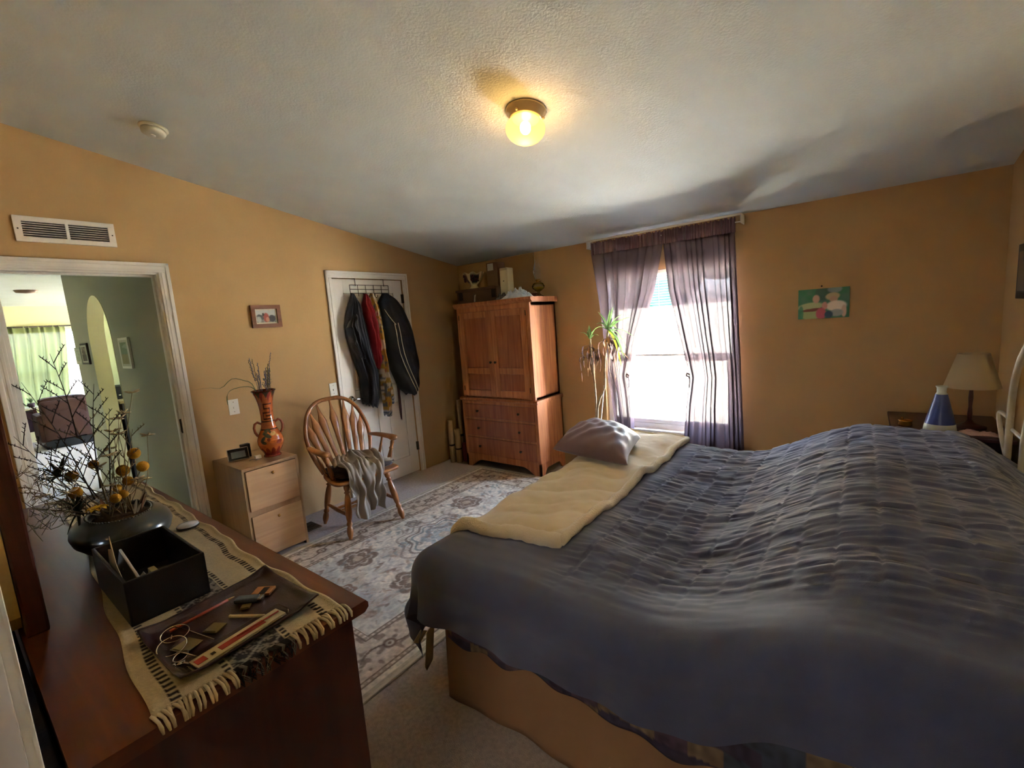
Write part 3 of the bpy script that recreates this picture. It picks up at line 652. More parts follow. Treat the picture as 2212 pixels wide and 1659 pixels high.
crumple('clear_wrapper', 'clear crinkled plastic wrapper beside the white bag', 'wrapper', .93, 3.60, TZ, .075, .06, .09, mat('clear_wrap', (150, 140, 132), .2, alpha=.6), 9)

# rolls and boards stored in the corner beside the armoire
for i, (x, y, r, h, col, lab, rm) in enumerate([(.115, 3.50, .030, .48, (190, 160, 116), 'cream paper roll standing in the corner nearest the closet door', 0), (.185, 3.53, .034, .38, (176, 146, 104), 'shorter thick cream roll standing next to the armoire', 0),
                                      (.16, 3.62, .026, .70, (160, 130, 96), 'tallest tan roll standing behind the other corner rolls', 0)]):
    t = thing('paper_roll', lab, 'roll', (x, y, 0), group='rolls standing in the corner')
    MB().lathe([(r*.6, 0), (r, 0), (r*1.02, h*.5), (r, h), (r*.75, h), (r*.72, h-.02), (r*.5, h-.02), (r*.5, 0)], (x, y, 0), 24, cap=False).build('roll_sheet', mat('roll_paper_%d' % i, col, .8), t)
    MB().lathe([(r*1.03, h*.4), (r*1.05, h*.4), (r*1.05, h*.44), (r*1.03, h*.44)], (x, y, 0), 24, cap=False).build('band', DKMET, t)
tag(MB().box((.215, 3.56, 0), (.275, 3.72, .22), .006).build('red_box', mat('dull_red_card', (104, 34, 32), .7)), 'small dark red box on the carpet between rolls and armoire', 'box')
tag(MB().box((.21, 3.76, 0), (.305, 3.93, .95), .01).build('dark_case', mat('black_cloth_case', (34, 30, 32), .8)), 'tall dark case standing in the gap behind the corner rolls', 'case')

# ------------------------------------------------------------------ two-flap cabinet and what stands on it
CX1, CY0, CY1, CT = .50, 1.185, 1.568, .682
cab = thing('shoe_cabinet', 'light wood two flap shoe cabinet carrying the tall vase', 'cabinet', (.25, 1.377, 0))
mb = MB(); mb.box((.005, CY0, CT-.02), (CX1, CY1, CT), .002); mb.box((.005, CY0, .0), (CX1-.003, CY0+.017, CT-.02), .001); mb.box((.005, CY1-.017, .0), (CX1-.003, CY1, CT-.02), .001)
mb.box((.005, CY0+.017, .02), (.012, CY1-.017, CT-.02)); mb.box((.02, CY0+.017, .345), (CX1-.02, CY1-.017, .36)); mb.box((.02, CY0+.017, .02), (CX1-.01, CY1-.017, .03)); mb.box((CX1-.03, CY0+.017, .335), (CX1-.006, CY1-.017, .38))
mb.build('case', OAKS, cab)
for (z0, z1) in ((.375, .656), (.028, .338)):
    d_ = MB().box((CX1-.014, CY0+.02, z0), (CX1+.004, CY1-.02, z1), .002).build('flap_door', OAKF, cab)
    MB().lathe([(0, 0), (.0045, 0), (.0045, .009), (.010, .014), (.011, .019), (.007, .023), (0, .024)], seg=16, M=Matrix.Translation((CX1+.004, 1.375, z1-.045)) @ Matrix.Rotation(math.radians(90), 4, 'Y')).build('knob', BRASS, d_)
for y in (CY0+.015, CY1-.015): MB().lathe([(.012, 0), (.014, .0), (.014, .012), (.0, .012)], (CX1-.02, y, -.0), 12).build('glide_foot', BLKP, cab)

vx, vy = .325, 1.475
va = thing('terracotta_vase', 'tall painted terracotta vase with two ear handles on the light wood cabinet', 'vase', (vx, vy, CT))
prof = [(0, 0), (.058, 0), (.060, .006), (.052, .014), (.056, .03), (.074, .06), (.086, .095), (.087, .125), (.076, .16), (.060, .19), (.050, .22), (.044, .26), (.042, .30), (.044, .35), (.050, .40), (.060, .44), (.074, .475), (.082, .485), (.080, .490), (.070, .478), (.054, .44), (.042, .39), (.036, .30), (.0, .28)]
pp = np.array(prof); ts = np.linspace(0, len(pp)-1, 420); pf_ = np.stack([np.interp(ts, range(len(pp)), pp[:, 0]), np.interp(ts, range(len(pp)), pp[:, 1])], 1)
seg = 180; an = np.linspace(0, 2*math.pi, seg+1)
R_ = pf_[:, 0][:, None]; Z_ = pf_[:, 1][:, None]; AN = an[None, :]
A = np.stack([vx+R_*np.cos(AN), vy+R_*np.sin(AN), CT+Z_+0*AN], -1)
phi = np.angle(np.exp(1j*(AN+.42)))+0*Z_; S_ = phi*.085; Zf = Z_+0*AN; C_ = np.zeros(phi.shape+(3,)); C_[:] = (186, 96, 44)
nn = vnoise(S_*90+50, Zf*90, 8); fm = 1.0; U, V = S_, Zf
over((Zf < .035), (110, 34, 26), .9); over((Zf < .075)*(np.abs(np.sin(AN*6))*.04+.035 > Zf), (120, 38, 28), .85)
over((Zf > .40)*(Zf-.40 > .07*np.abs(np.sin(AN*4))), (146, 52, 34), .95); over((Zf > .43)*(Zf-.43 > .05*np.abs(np.sin(AN*4+1))), (78, 64, 34), .9); over((Zf > .482), (96, 40, 26), 1)
for z in (.262, .205): over(np.abs(Zf-z) < .004, (60, 36, 24), .9)
k_ = (np.abs(phi) < .75)
for (za, zb, a, b) in [(.352, .364, -.35, .55), (.352, .392, -.35, -.2), (.384, .396, -.35, .9), (.33, .364, .42, .56), (.322, .334, -.6, .56), (.275, .322, -.6, -.46), (.275, .287, -.6, .75), (.275, .312, .6, .75), (.298, .310, -.15, .75)]:
    over((Zf > za)*(Zf < zb)*(phi > a)*(phi < b), (70, 34, 22), .9)
for (cx, cz, rx, rz, r0, col) in [(-.035, .19, .03, .016, .6, (62, 70, 52)), (-.02, .165, .034, .014, -.5, (54, 60, 48)), (-.05, .14, .024, .012, .9, (58, 66, 50)), (.0, .195, .02, .012, -.9, (66, 74, 54)), (-.045, .115, .02, .011, -.4, (56, 62, 46)),
                                  (.03, .175, .024, .014, .3, (206, 160, 84)), (.055, .16, .016, .01, -.6, (206, 150, 76)), (.02, .12, .026, .014, .2, (214, 110, 44)), (-.01, .135, .012, .012, 0, (110, 40, 28)), (.06, .11, .02, .016, .4, (150, 58, 34))]:
    over(ell(U, V, cx, cz, rx, rz, r0, .12), col, .9)
over(nn > .72, (150, 74, 36), .35)
C_ = np.clip(C_, 0, 255)/255.; Cl = np.where(C_ <= .04045, C_/12.92, ((C_+.055)/1.055)**2.4)
TER = mat('glazed_terracotta', (180, 90, 44), .22, attr=True, coat=.5)
m_ = MB(); m_.grid(A); m_.build('vase_body', TER, va, cols=Cl.reshape(-1, 3), fixn=False)
for s_ in (-1, 1):
    h = [(.045, .245), (.07, .262), (.088, .25), (.096, .222), (.092, .19), (.080, .165), (.068, .16)]
    MB().tube([(vx+s_*.18*q, vy+s_*.98*q, CT+z) for q, z in h], [.008, .009, .009, .009, .009, .009, .008], 10).build('ear_handle', mat('terracotta_handle', (160, 82, 42), .3, coat=.4), va)
GRN = mat('olive_leaf', (92, 104, 54), .6); DRY = mat('dry_stem', (104, 92, 62), .8); LAV = mat('dried_lavender', (96, 96, 112), .9)
def blade(pts, w, m_, name, parent, n=16):
    """a long leaf along a smoothed path, folded along its midrib"""
    P = [Vector(p) for p in pts]; out = []
    for i in range(n+1):
        t = i/n*(len(P)-1); k = min(int(t), len(P)-2); f = t-k
        p0, p1, p2, p3 = P[max(k-1, 0)], P[k], P[k+1], P[min(k+2, len(P)-1)]
        out.append(.5*((2*p1)+(-p0+p2)*f+(2*p0-5*p1+4*p2-p3)*f*f+(-p0+3*p1-3*p2+p3)*f**3))
    A = np.zeros((n+1, 3, 3))
    for i, p in enumerate(out):
        t = (out[min(i+1, n)]-out[max(i-1, 0)]).normalized(); sd = t.cross(Vector((0, 0, 1)))
        sd = sd.normalized() if sd.length > .1 else Vector((0, 1, 0)); q = i/n; ww = w*min(1, q*5+.35)*(1-q**2.5)+.0008
        up = sd.cross(t); A[i, 0] = p-sd*ww+up*ww*.35; A[i, 1] = p; A[i, 2] = p+sd*ww+up*ww*.35
    b = MB(); b.grid(A); return b.build(name, m_, parent, fixn=False)
dv = thing('dried_flowers', 'sprigs of lavender and long bent leaves standing in the terracotta vase', 'dried flowers', (vx, vy, CT+.30))
zt = CT+.47
blade([(vx, vy-.02, zt-.12), (vx-.01, vy-.06, zt+.06), (.28, 1.37, 1.255), (.25, 1.31, 1.275), (.24, 1.24, 1.22), (.25, 1.16, 1.235), (.25, 1.05, 1.235)], .009, GRN, 'leaf', dv)
blade([(vx, vy-.02, zt-.12), (vx-.01, vy-.05, zt+.02), (.29, 1.38, 1.21), (.27, 1.29, 1.20), (.26, 1.26, 1.16), (.27, 1.25, 1.10)], .010, GRN, 'leaf', dv)
for i in range(15):
    a = random.uniform(0, 6.28); r = random.uniform(.02, .10); tip = Vector((vx+r*math.cos(a)*.6, vy+.03+r*math.sin(a), zt+random.uniform(.14, .27)))
    if i == 0: tip = Vector((.25, 1.60, 1.44))
    if i == 1: tip = Vector((.26, 1.43, 1.40))
    b0 = Vector((vx+.01*math.cos(a), vy+.02*math.sin(a), zt-.16)); b = MB(); b.tube([b0, b0.lerp(tip, .5)+Vector((0, .005, .0)), tip], [.0014, .0012, .0008], 5)
    for k in range(14):
        p = b0.lerp(tip, .62+.38*k/14); b.ball(p+Vector((random.uniform(-1, 1), random.uniform(-1, 1), 0))*.003, .0035, 6, 4, (1, 1, 1.4))
    b.build('sprig', LAV if i % 2 == 0 else DRY, dv, fixn=False)
for i in range(16):
    a = random.uniform(0, 6.28); p = Vector((vx+.03*math.cos(a), vy+.03*math.sin(a)+.02, zt+random.uniform(.01, .10))); q = p+Vector((math.cos(a)*.02, math.sin(a)*.02, random.uniform(-.008, .018)))
    blade([p, p.lerp(q, .5)+Vector((0, 0, .004)), q], .005, mat('grey_green_leaf', (92, 100, 84), .8), 'small_leaf', dv, 4)

sp = thing('smart_display', 'small black tilted screen with a pale rim on the light wood cabinet', 'display', (.22, 1.285, CT), rz=-.25)
M = Matrix.Rotation(math.radians(-18), 4, 'Y')
MB().box((-.008, -.068, .002), (.006, .068, .092), .006, M=M).build('bezel', mat('pale_rim_plastic', (188, 176, 164), .5), sp, local=True)
MB().box((.004, -.063, .007), (.009, .063, .087), .003, M=M).build('screen', mat('dark_screen_glass', (34, 38, 44), .1), sp, local=True)
paint_panel_c = MB().box((.0092, -.045, .02), (.0096, .045, .075), 0, M=M).build('screen_image', mat('grey_screen', (96, 104, 112), .3), sp, local=True)
MB().prism([(-.008, .0), (-.07, .0), (-.07, .03), (-.012, .078)], -.05, .05, 1).build('stand_body', BLKP, sp, local=True)
tag(MB().box((.15, 1.325, CT), (.19, 1.385, CT+.10), .004).build('black_speaker', BLKP), 'small black speaker block just behind the tilted screen', 'speaker')
wb = thing('card_box', 'tiny white cardboard box at the foot of the terracotta vase', 'box', (.30, 1.385, CT))
MB().box((.285, 1.36, CT), (.315, 1.40, CT+.022), .001).build('box_body', WPL, wb)
tag(MB().tube([(.36, 1.34, CT+.004), (.35, 1.37, CT+.006), (.33, 1.35, CT+.004), (.30, 1.34, CT+.005), (.32, 1.315, CT+.004)], .003, 6).build('coiled_cable', mat('grey_cable', (150, 140, 124), .6)), 'short pale cable coiled between the screen and vase', 'cable')

# ------------------------------------------------------------------ windsor armchair
ch = thing('windsor_armchair', 'golden oak windsor armchair with arrow slats in front of the closet door', 'chair', (.57, 1.995, 0), rz=-.13)
def outline(pts, n=60):
    P = [Vector((*p, 0)) for p in pts]; N = len(P); out = []
    for i in range(n):
        t = i/n*N; k = int(t) % N; f = t-int(t); p0, p1, p2, p3 = P[(k-1) % N], P[k], P[(k+1) % N], P[(k+2) % N]
        q = .5*((2*p1)+(-p0+p2)*f+(2*p0-5*p1+4*p2-p3)*f*f+(-p0+3*p1-3*p2+p3)*f**3); out.append((q.x, q.y))
    return out
so_ = outline([(.225, -.20), (.235, 0), (.225, .20), (.19, .265), (.05, .265), (-.12, .225), (-.20, .15), (-.215, 0), (-.20, -.15), (-.12, -.225), (.05, -.265), (.19, -.265)])
b = MB(); n = len(so_); V = []; F = []
for (z, k) in ((.412, .90), (.418, .97), (.430, 1), (.438, 1), (.445, .975), (.446, .9), (.440, .6), (.437, .2)): V += [(x*k, y*k, z) for x, y in so_]
for i in range(7): F += [(i*n+k, i*n+(k+1) % n, (i+1)*n+(k+1) % n, (i+1)*n+k) for k in range(n)]
F += [tuple(range(n-1, -1, -1)), tuple(7*n+k for k in range(n))]
b.add(V, F, True); b.build('seat', OAKC, ch, local=True)
LEGP = [(0, .016), (.06, .017), (.10, .025), (.15, .021), (.18, .015), (.20, .025), (.22, .015), (.30, .022), (.42, .026), (.55, .025), (.66, .020), (.70, .014), (.72, .023), (.75, .023), (.77, .014), (.80, .021), (.86, .025), (.93, .021), (.965, .014), (1, .013)]
def turned(b, p, q, prof, k=1, seg=14):
    p, q = Vector(p), Vector(q); ts = np.linspace(0, 1, 46); rs = np.interp(ts, [a for a, _ in prof], [r for _, r in prof])
    return b.tube([p.lerp(q, float(t)) for t in ts], [float(r)*k for r in rs], seg)
legs = {}
for (sx, sy) in ((1, -1), (1, 1), (-1, -1), (-1, 1)):
    top = Vector((.15 if sx > 0 else -.13, .165*sy, .43)); bot = Vector((.245 if sx > 0 else -.215, .225*sy, .012)); legs[(sx, sy)] = (top, bot)
    b = MB(); turned(b, top, bot, LEGP); b.build('leg', OAKC, ch, local=True)
at = lambda k, t: legs[k][0].lerp(legs[k][1], t)
SP = [(0, .010), (.2, .013), (.4, .011), (.45, .018), (.5, .014), (.55, .018), (.6, .011), (.8, .013), (1, .010)]
for sy in (-1, 1): b = MB(); turned(b, at((1, sy), .60), at((-1, sy), .60), [(0, .010), (.5, .0165), (1, .010)]); b.build('stretcher', OAKC, ch, local=True)
for t in (.40, .58):
    p = at((1, -1), .60).lerp(at((-1, -1), .60), t); q = at((1, 1), .60).lerp(at((-1, 1), .60), t); b = MB(); turned(b, p, q, SP); b.build('cross_stretcher', OAKC, ch, local=True)
bow = []; BZ0, BZ1 = .435, 1.0
def bowpt(a):
    """a from 0 (one foot) to 1 (other foot) round the hoop"""
    y = -math.cos(math.pi*a); s = abs(y); zz = math.sin(math.pi*a)
    z = BZ0+(BZ1-BZ0)*(zz**.62); hw = .20+.075*math.sin(min(1, (z-BZ0)/.32)*math.pi/2)
    yy = hw*np.sign(y)*s**.72
    return Vector((-.165-(z-BZ0)*.36, float(yy), z))
bp = [bowpt(a) for a in np.concatenate([np.linspace(0, .06, 8), np.linspace(.07, .93, 50), np.linspace(.94, 1, 8)])]
MB().tube(bp, .017, 12, flat=((1, 0, 0), .8)).build('back_bow', OAKC, ch, local=True)
for i in range(7):
    k = i-3; y0 = k*.047; a = .5+k*.098; tp = bowpt(a); b0 = Vector((-.175+.01*abs(k)*.3, y0, .437)); P = []; Rw = []
    for t in np.linspace(0, 1, 26):
        P.append(b0.lerp(tp, float(t))+Vector((-.012*math.sin(math.pi*t), 0, 0))); Rw.append(float(np.interp(t, [0, .08, .5, .72, .86, .93, 1], [.010, .014, .024, .036, .013, .009, .007])))
    MB().tube(P, Rw, 10, flat=((.94, 0, .34), .3)).build('arrow_slat', OAKC, ch, local=True)
for sy in (-1, 1):
    pa = [(-.245, .262*sy, .652), (-.16, .275*sy, .658), (-.04, .287*sy, .660), (.07, .290*sy, .661), (.125, .283*sy, .661), (.15, .272*sy, .658)]
    MB().tube(pa, [.020, .026, .029, .033, .037, .026], 14, flat=((0, 0, 1), .62)).build('arm', OAKC, ch, local=True)
    b = MB(); turned(b, (.115, .283*sy, .65), (.085, .232*sy, .44), [(0, .011), (.12, .017), (.3, .013), (.36, .019), (.42, .013), (.7, .019), (.85, .014), (.9, .018), (1, .014)]); b.build('arm_post', OAKC, ch, local=True)
    b = MB(); turned(b, (-.06, .284*sy, .65), (-.06, .218*sy, .44), [(0, .007), (.5, .012), (1, .008)]); b.build('arm_spindle', OAKC, ch, local=True)
def pad(cx, cy, z0, sx, sy, h, n=26, pw=4, seed=0, wob=.004):
    u = np.linspace(-1, 1, n)[:, None]; v = np.linspace(-1, 1, n)[None, :]
    e = np.clip((1-np.abs(u)**pw)*(1-np.abs(v)**pw), 0, 1)**.5; k = 1-.06*(1-e)
    w_ = wob*(vnoise(u*3+8, v*3+8, seed)-.5)*2*e
    x = cx+u*sx*k+0*v; y = cy+v*sy*k+0*u; up = z0+h*.5+h*.5*e+w_; dn = z0+h*.5-h*.5*e
    b = MB(); b.grid(np.stack([x, y, up], -1)); b.grid(np.stack([x, y, dn], -1)[::-1]); return b
cu = pad(.02, 0, .447, .19, .235, .055, seed=3)
cush = thing('seat_cushion', 'dark brown cushion on the seat of the windsor armchair', 'cushion', (.57, 1.995, 0), rz=-.13)
cu.build('cushion_pad', mat('brown_cushion', (64, 44, 38), .85, sheen=.3, col2=(54, 36, 32), nscale=12), cush, local=True, fixn=False)
MB().tube([(.02+.186*math.copysign(abs(math.cos(a))**.35, math.cos(a)), .231*math.copysign(abs(math.sin(a))**.35, math.sin(a)), .474) for a in np.linspace(0, 2*math.pi, 60)], .004, 6, caps=False).build('piping', mat('brown_piping', (50, 34, 30), .8), cush, local=True)
# grey shirt dropped over the cushion and hanging over the front
cl_ = thing('draped_shirt', 'crumpled grey beige shirt thrown over the armchair cushion and front edge', 'shirt', (.57, 1.995, 0), rz=-.13)
nu, nv = 90, 60; s = np.linspace(0, 1, nu)[:, None]; v = np.linspace(-1, 1, nv)[None, :]
px = np.interp(s, [0, .2, .42, .5, .56, .64, 1], [-.13, .0, .16, .215, .245, .256, .262]); pz = np.interp(s, [0, .2, .42, .5, .56, .64, 1], [.53, .545, .535, .50, .45, .39, .165])
wd = np.interp(s, [0, .15, .4, .6, .8, 1], [.05, .15, .17, .15, .125, .11]); fold = np.sin(v*9.5+1.6*np.sin(s*5))*(.010+.012*s)+.010*np.sin(v*17+s*4)+.03*(vnoise(s*9, v*4+9, 21)-.5)*(1-sstep(.4, .55, s))
hang = sstep(.5, .62, s)
x = px+fold*hang; y = -.02+v*wd*(1+.12*np.sin(s*7))-.03*s+.01*np.sin(s*22+v*3)+.0*x; z = pz+np.abs(fold)*(1-hang)*1.6+.0*v+.035*sstep(.8, 1, s)*np.sin(v*3.3)+.03*np.exp(-((s-.12)/.1)**2)*np.cos(v*1.5)
b = MB(); b.grid(np.stack([x, y+0*z, z+0*x], -1)); b.build('shirt_body', mat('grey_beige_cloth', (150, 138, 122), .9, sheen=.3, bump=.3, bscale=400), cl_, local=True, solid=.004, fixn=False)
s2 = np.linspace(0, 1, 40)[:, None]; v2 = np.linspace(-1, 1, 24)[None, :]
x = .10+.09*s2+.02*np.sin(v2*4)+0*v2; y = .03+s2*.17+0*v2+.015*np.sin(v2*5+s2*3); z = .53+.022*np.cos(v2*1.4)*(1-.4*s2)+.008*np.sin(v2*9+s2*8)-.03*s2
x = x+v2*.045; b = MB(); b.grid(np.stack([x, y, z], -1)); b.build('sleeve', MATS['grey_beige_cloth'], cl_, local=True, solid=.004, fixn=False)

# ------------------------------------------------------------------ over-door rack and the clothes on it
rk = thing('over_door_rack', 'thin brown wire hook rack hung over the top of the closet door', 'rack', (.02, 2.72, 1.88))
mb = MB(); RK = mat('bronze_wire', (74, 60, 48), .45, .6)
for z in (1.975, 1.935, 1.90): mb.tube([(.006, 2.50, z), (.006, 2.935, z)], .0028, 6)
for y in (2.50, 2.585, 2.67, 2.76, 2.85, 2.935): mb.tube([(.006, y, 1.975), (.006, y, 1.87)], .0026, 6)
mb.build('wire_grid', RK, rk)
for y in (2.56, 2.88): MB().tube([(-.046, y, 2.01), (-.046, y, 2.034), (.008, y, 2.034), (.008, y, 1.965)], .003, 6).build('door_hook', RK, rk)
hooks = [2.515, 2.64, 2.69, 2.77, 2.86]
for y in hooks: MB().tube([(.006, y, 1.90), (.008, y, 1.868), (.022, y, 1.855), (.04, y, 1.862), (.046, y, 1.88)], .003, 7).build('hook', RK, rk)
def garment(Lp, Rp, depth, xb, m_, parent, name, seed, nf=5, n=48, amp=.16):
    """cloth hanging close to the door: (y, z) edges on both sides, puffed out by depth"""
    Lp = sorted(Lp, key=lambda p: p[1]); Rp = sorted(Rp, key=lambda p: p[1])
    zb_ = min(Lp[0][1], Rp[0][1]); zt_ = max(Lp[-1][1], Rp[-1][1]); nz = 70; z = np.linspace(0, 1, nz)
    lz = Lp[0][1]+(Lp[-1][1]-Lp[0][1])*z; rz_ = Rp[0][1]+(Rp[-1][1]-Rp[0][1])*z
    ly = np.interp(lz, [p[1] for p in Lp], [p[0] for p in Lp]); ry = np.interp(rz_, [p[1] for p in Rp], [p[0] for p in Rp])
    an = np.linspace(0, 2*math.pi, n+1)[None, :]; c = (1-np.cos(an))/2     # 0 left .. 1 right .. 0
    dz = (np.interp(z, [0, .1, .6, .92, 1], [.75, .9, 1, .6, .25])*depth)[:, None]
    fr_ = np.sin(an); zg = z[:, None]
    f = 1+amp*(np.sin(c*nf*2*math.pi+seed+zg*2.5)+.6*np.sin(c*nf*3.7*math.pi+zg*7+seed))*np.interp(zg, [0, .9, 1], [1, .8, .2])+.25*(vnoise(c*5+seed, zg*9, seed)-.5)
    x = xb+np.where(fr_ > 0, dz*np.abs(fr_)**.7*f, -.012*np.abs(fr_)); y = ly[:, None]*(1-c)+ry[:, None]*c+0*x; zz = lz[:, None]*(1-c)+rz_[:, None]*c
    zz = zz+.012*(1-zg)*np.sin(c*nf*5+seed)
    b = MB(); b.grid(np.stack([x, y, zz], -1)); o = len(b.v); b.add([(xb+depth*.2, (ly[0]+ry[0])/2, (lz[0]+rz_[0])/2+.02)], [], True)
    b.f += [(k, k+1, o) for k in range(n)]; b.sm += [True]*n
    return b.build(name, m_, parent, fixn=False)
BLKC = mat('black_knit', (24, 26, 34), .9, sheen=.2, bump=.3, bscale=300); JAK = mat('black_jacket', (28, 30, 38), .6, col2=(20, 22, 28), nscale=9)
t = thing('black_cardigan', 'long black cardigan hanging nearest the door handle', 'cardigan', (.06, 2.52, .80))
garment([(2.495, 1.895), (2.42, 1.72), (2.385, 1.596), (2.392, 1.496), (2.435, 1.288), (2.475, 1.10), (2.475, .875)], [(2.525, 1.883), (2.555, 1.773), (2.590, 1.585), (2.615, 1.271), (2.655, 1.156), (2.645, .888), (2.615, .80)], .12, .018, BLKC, t, 'cardigan_body', 2)
garment([(2.45, 1.70), (2.372, 1.585), (2.395, 1.45), (2.46, 1.3)], [(2.50, 1.72), (2.47, 1.55), (2.49, 1.4), (2.50, 1.3)], .08, .07, BLKC, t, 'sleeve', 5, 2)
t = thing('red_shirt', 'red shirt hanging between the black cardigan and the patterned pants', 'shirt', (.06, 2.64, 1.18))
garment([(2.628, 1.891), (2.59, 1.794), (2.595, 1.627), (2.61, 1.27), (2.615, 1.185)], [(2.650, 1.887), (2.66, 1.793), (2.69, 1.623), (2.68, 1.315), (2.655, 1.18)], .13, .03, mat('red_cloth', (148, 26, 40), .7), t, 'shirt_body', 4, 3)
def patt(U, V):
    n1 = vnoise(U*7, V*26, 31); n2 = vnoise(U*11+40, V*40, 32); C = layers((178, 146, 62), U, V, [(n1 > .58, (214, 204, 184), .95), (n2 > .72, (96, 104, 108), .9), ((n1 > .5)*(n1 < .54), (120, 76, 40), .8), (n2 < .16, (160, 96, 84), .9)])
    return C
def gcols(o, fn, z0, z1, band=None):
    me = o.data; n = len(me.vertices); co = np.zeros(n*3, np.float32); me.vertices.foreach_get('co', co); co = co.reshape(-1, 3); z = (co[:, 2]-co[:, 2].min())/(co[:, 2].max()-co[:, 2].min())
    u = (co[:, 1]-co[:, 1].min())/.12; c = fn(u, z)
    if band is not None:
        mk = z < band; c[mk] = (70, 100, 140); c[mk & (np.sin(z*260) > .2)] = (190, 196, 200)
    c = c/255.; c = np.where(c <= .04045, c/12.92, ((c+.055)/1.055)**2.4); a = me.color_attributes.new('Col', 'FLOAT_COLOR', 'POINT'); cc = np.ones((n, 4), np.float32); cc[:, :3] = c; a.data.foreach_set('color', cc.ravel())
PAT = mat('patterned_cotton', (170, 140, 70), .85, attr=True)
t = thing('patterned_pants', 'mustard patterned pajama pants with blue striped cuffs', 'pants', (.06, 2.70, .70))
o = garment([(2.672, 1.891), (2.648, 1.853), (2.678, 1.579), (2.674, 1.154), (2.678, .772), (2.676, .713)], [(2.706, 1.879), (2.726, 1.739), (2.734, 1.523), (2.733, 1.309), (2.742, 1.089), (2.727, .77), (2.720, .703)], .10, .06, PAT, t, 'pant_leg', 1, 2); gcols(o, patt, 0, 1, .06)
o = garment([(2.695, 1.861), (2.707, 1.6), (2.728, 1.242), (2.738, .891), (2.742, .828)], [(2.724, 1.861), (2.752, 1.598), (2.775, 1.237), (2.812, .889), (2.806, .811)], .07, .035, PAT, t, 'pant_leg', 6, 2); gcols(o, patt, 0, 1, .075)
t = thing('puffer_jacket', 'bulky black jacket with white piping on the window side hook', 'jacket', (.08, 2.96, .85))
jl = [(2.839, 1.896), (2.775, 1.809), (2.762, 1.619), (2.790, 1.403), (2.838, 1.133), (2.915, .929), (2.99, .865)]; jr = [(2.888, 1.892), (2.97, 1.843), (3.045, 1.75), (3.09, 1.603), (3.13, 1.372), (3.155, 1.145), (3.115, .93), (3.07, .868)]
garment(jl, jr, .17, .022, JAK, t, 'jacket_body', 8, 2, amp=.06)
WP = mat('white_piping', (214, 208, 188), .6)
def jx(y, z):
    ly = np.interp(z, [p[1] for p in jl[::-1]], [p[0] for p in jl[::-1]]); ry = np.interp(z, [p[1] for p in jr[::-1]], [p[0] for p in jr[::-1]]); c = min(.97, max(.04, (y-ly)/(ry-ly)))
    return .022+.17*float(np.interp((z-.86)/1.03, [0, .1, .6, .92, 1], [.75, .9, 1, .6, .25]))*(2*math.sqrt(c*(1-c)))**.7*1.14+.006
for P_ in ([(2.785, 1.739), (2.80, 1.68), (2.82, 1.63), (2.845, 1.584)], [(2.835, 1.594), (2.838, 1.50), (2.845, 1.40), (2.862, 1.30), (2.89, 1.20), (2.925, 1.10), (2.965, 1.0), (3.00, .93), (3.02, .89)],
           [(2.868, 1.60), (2.870, 1.50), (2.878, 1.40), (2.895, 1.30), (2.922, 1.20), (2.957, 1.10), (2.997, 1.0), (3.03, .93), (3.05, .90)]):
    MB().tube([(jx(y, z), y, z) for y, z in P_], .0042, 6).build('piping', WP, t)
tag(garment([(2.905, 1.55), (2.91, .72), (2.917, .62)], [(2.935, 1.55), (2.933, .72), (2.925, .612)], .012, .012, mat('maroon_strap', (62, 28, 30), .7), None, 'hanging_belt', 3, 1), 'narrow maroon belt hanging below the black jacket', 'belt')

# ------------------------------------------------------------------ potted dracaena by the window
pt = thing('potted_dracaena', 'leggy dracaena with striped green crowns and dead leaves beside the curtain', 'plant', (1.93, 3.58, 0))
MB().lathe([(0, 0), (.105, 0), (.11, .01), (.14, .22), (.15, .225), (.15, .25), (.138, .25), (.13, .22), (0, .215)], (1.93, 3.58, 0), 36).build('pot', mat('clay_pot', (150, 90, 62), .8), pt)
MB().lathe([(0, .212), (.128, .215), (.10, .224), (0, .226)], (1.93, 3.58, 0), 30).build('soil', mat('potting_soil', (50, 38, 30), .95), pt)
CANE = mat('pale_cane', (176, 160, 128), .8, col2=(128, 108, 82), nscale=30)
def spl(P, n=40):
    P = [Vector(p) for p in P]; out = []
    for i in range(n+1):
        t = i/n*(len(P)-1); k = min(int(t), len(P)-2); f = t-k; p0, p1, p2, p3 = P[max(k-1, 0)], P[k], P[k+1], P[min(k+2, len(P)-1)]
        out.append(.5*((2*p1)+(-p0+p2)*f+(2*p0-5*p1+4*p2-p3)*f*f+(-p0+3*p1-3*p2+p3)*f**3))
    return out
MB().tube(spl([(1.89, 3.58, .2), (1.884, 3.6, .57), (1.895, 3.6, .80), (1.888, 3.6, 1.0), (1.872, 3.6, 1.20), (1.868, 3.6, 1.33)]), [.0085+.0015*math.sin(i*2.1) for i in range(41)], 9).build('cane', CANE, pt)
MB().tube(spl([(1.95, 3.58, .2), (1.905, 3.6, .62), (1.93, 3.6, .78), (1.985, 3.6, .90), (1.995, 3.6, 1.05), (2.015, 3.6, 1.25), (2.045, 3.6, 1.40)]), [.009+.0015*math.sin(i*1.7) for i in range(41)], 9).build('cane', CANE, pt)
MB().tube([(1.93, 3.57, .2), (1.935, 3.595, .57), (1.985, 3.595, .92)], .005, 8).build('support_stake', mat('white_stake', (214, 212, 204), .5), pt)
LGR = sheer('striped_leaf', (120, 160, 96), .97); LGY = sheer('pale_leaf_edge', (196, 208, 150), .97); DEAD = mat('dead_leaf', (92, 66, 58), .9); YLW = sheer('yellowing_leaf', (190, 200, 70), .97); TAN = mat('tan_dead_tip', (164, 116, 72), .9)
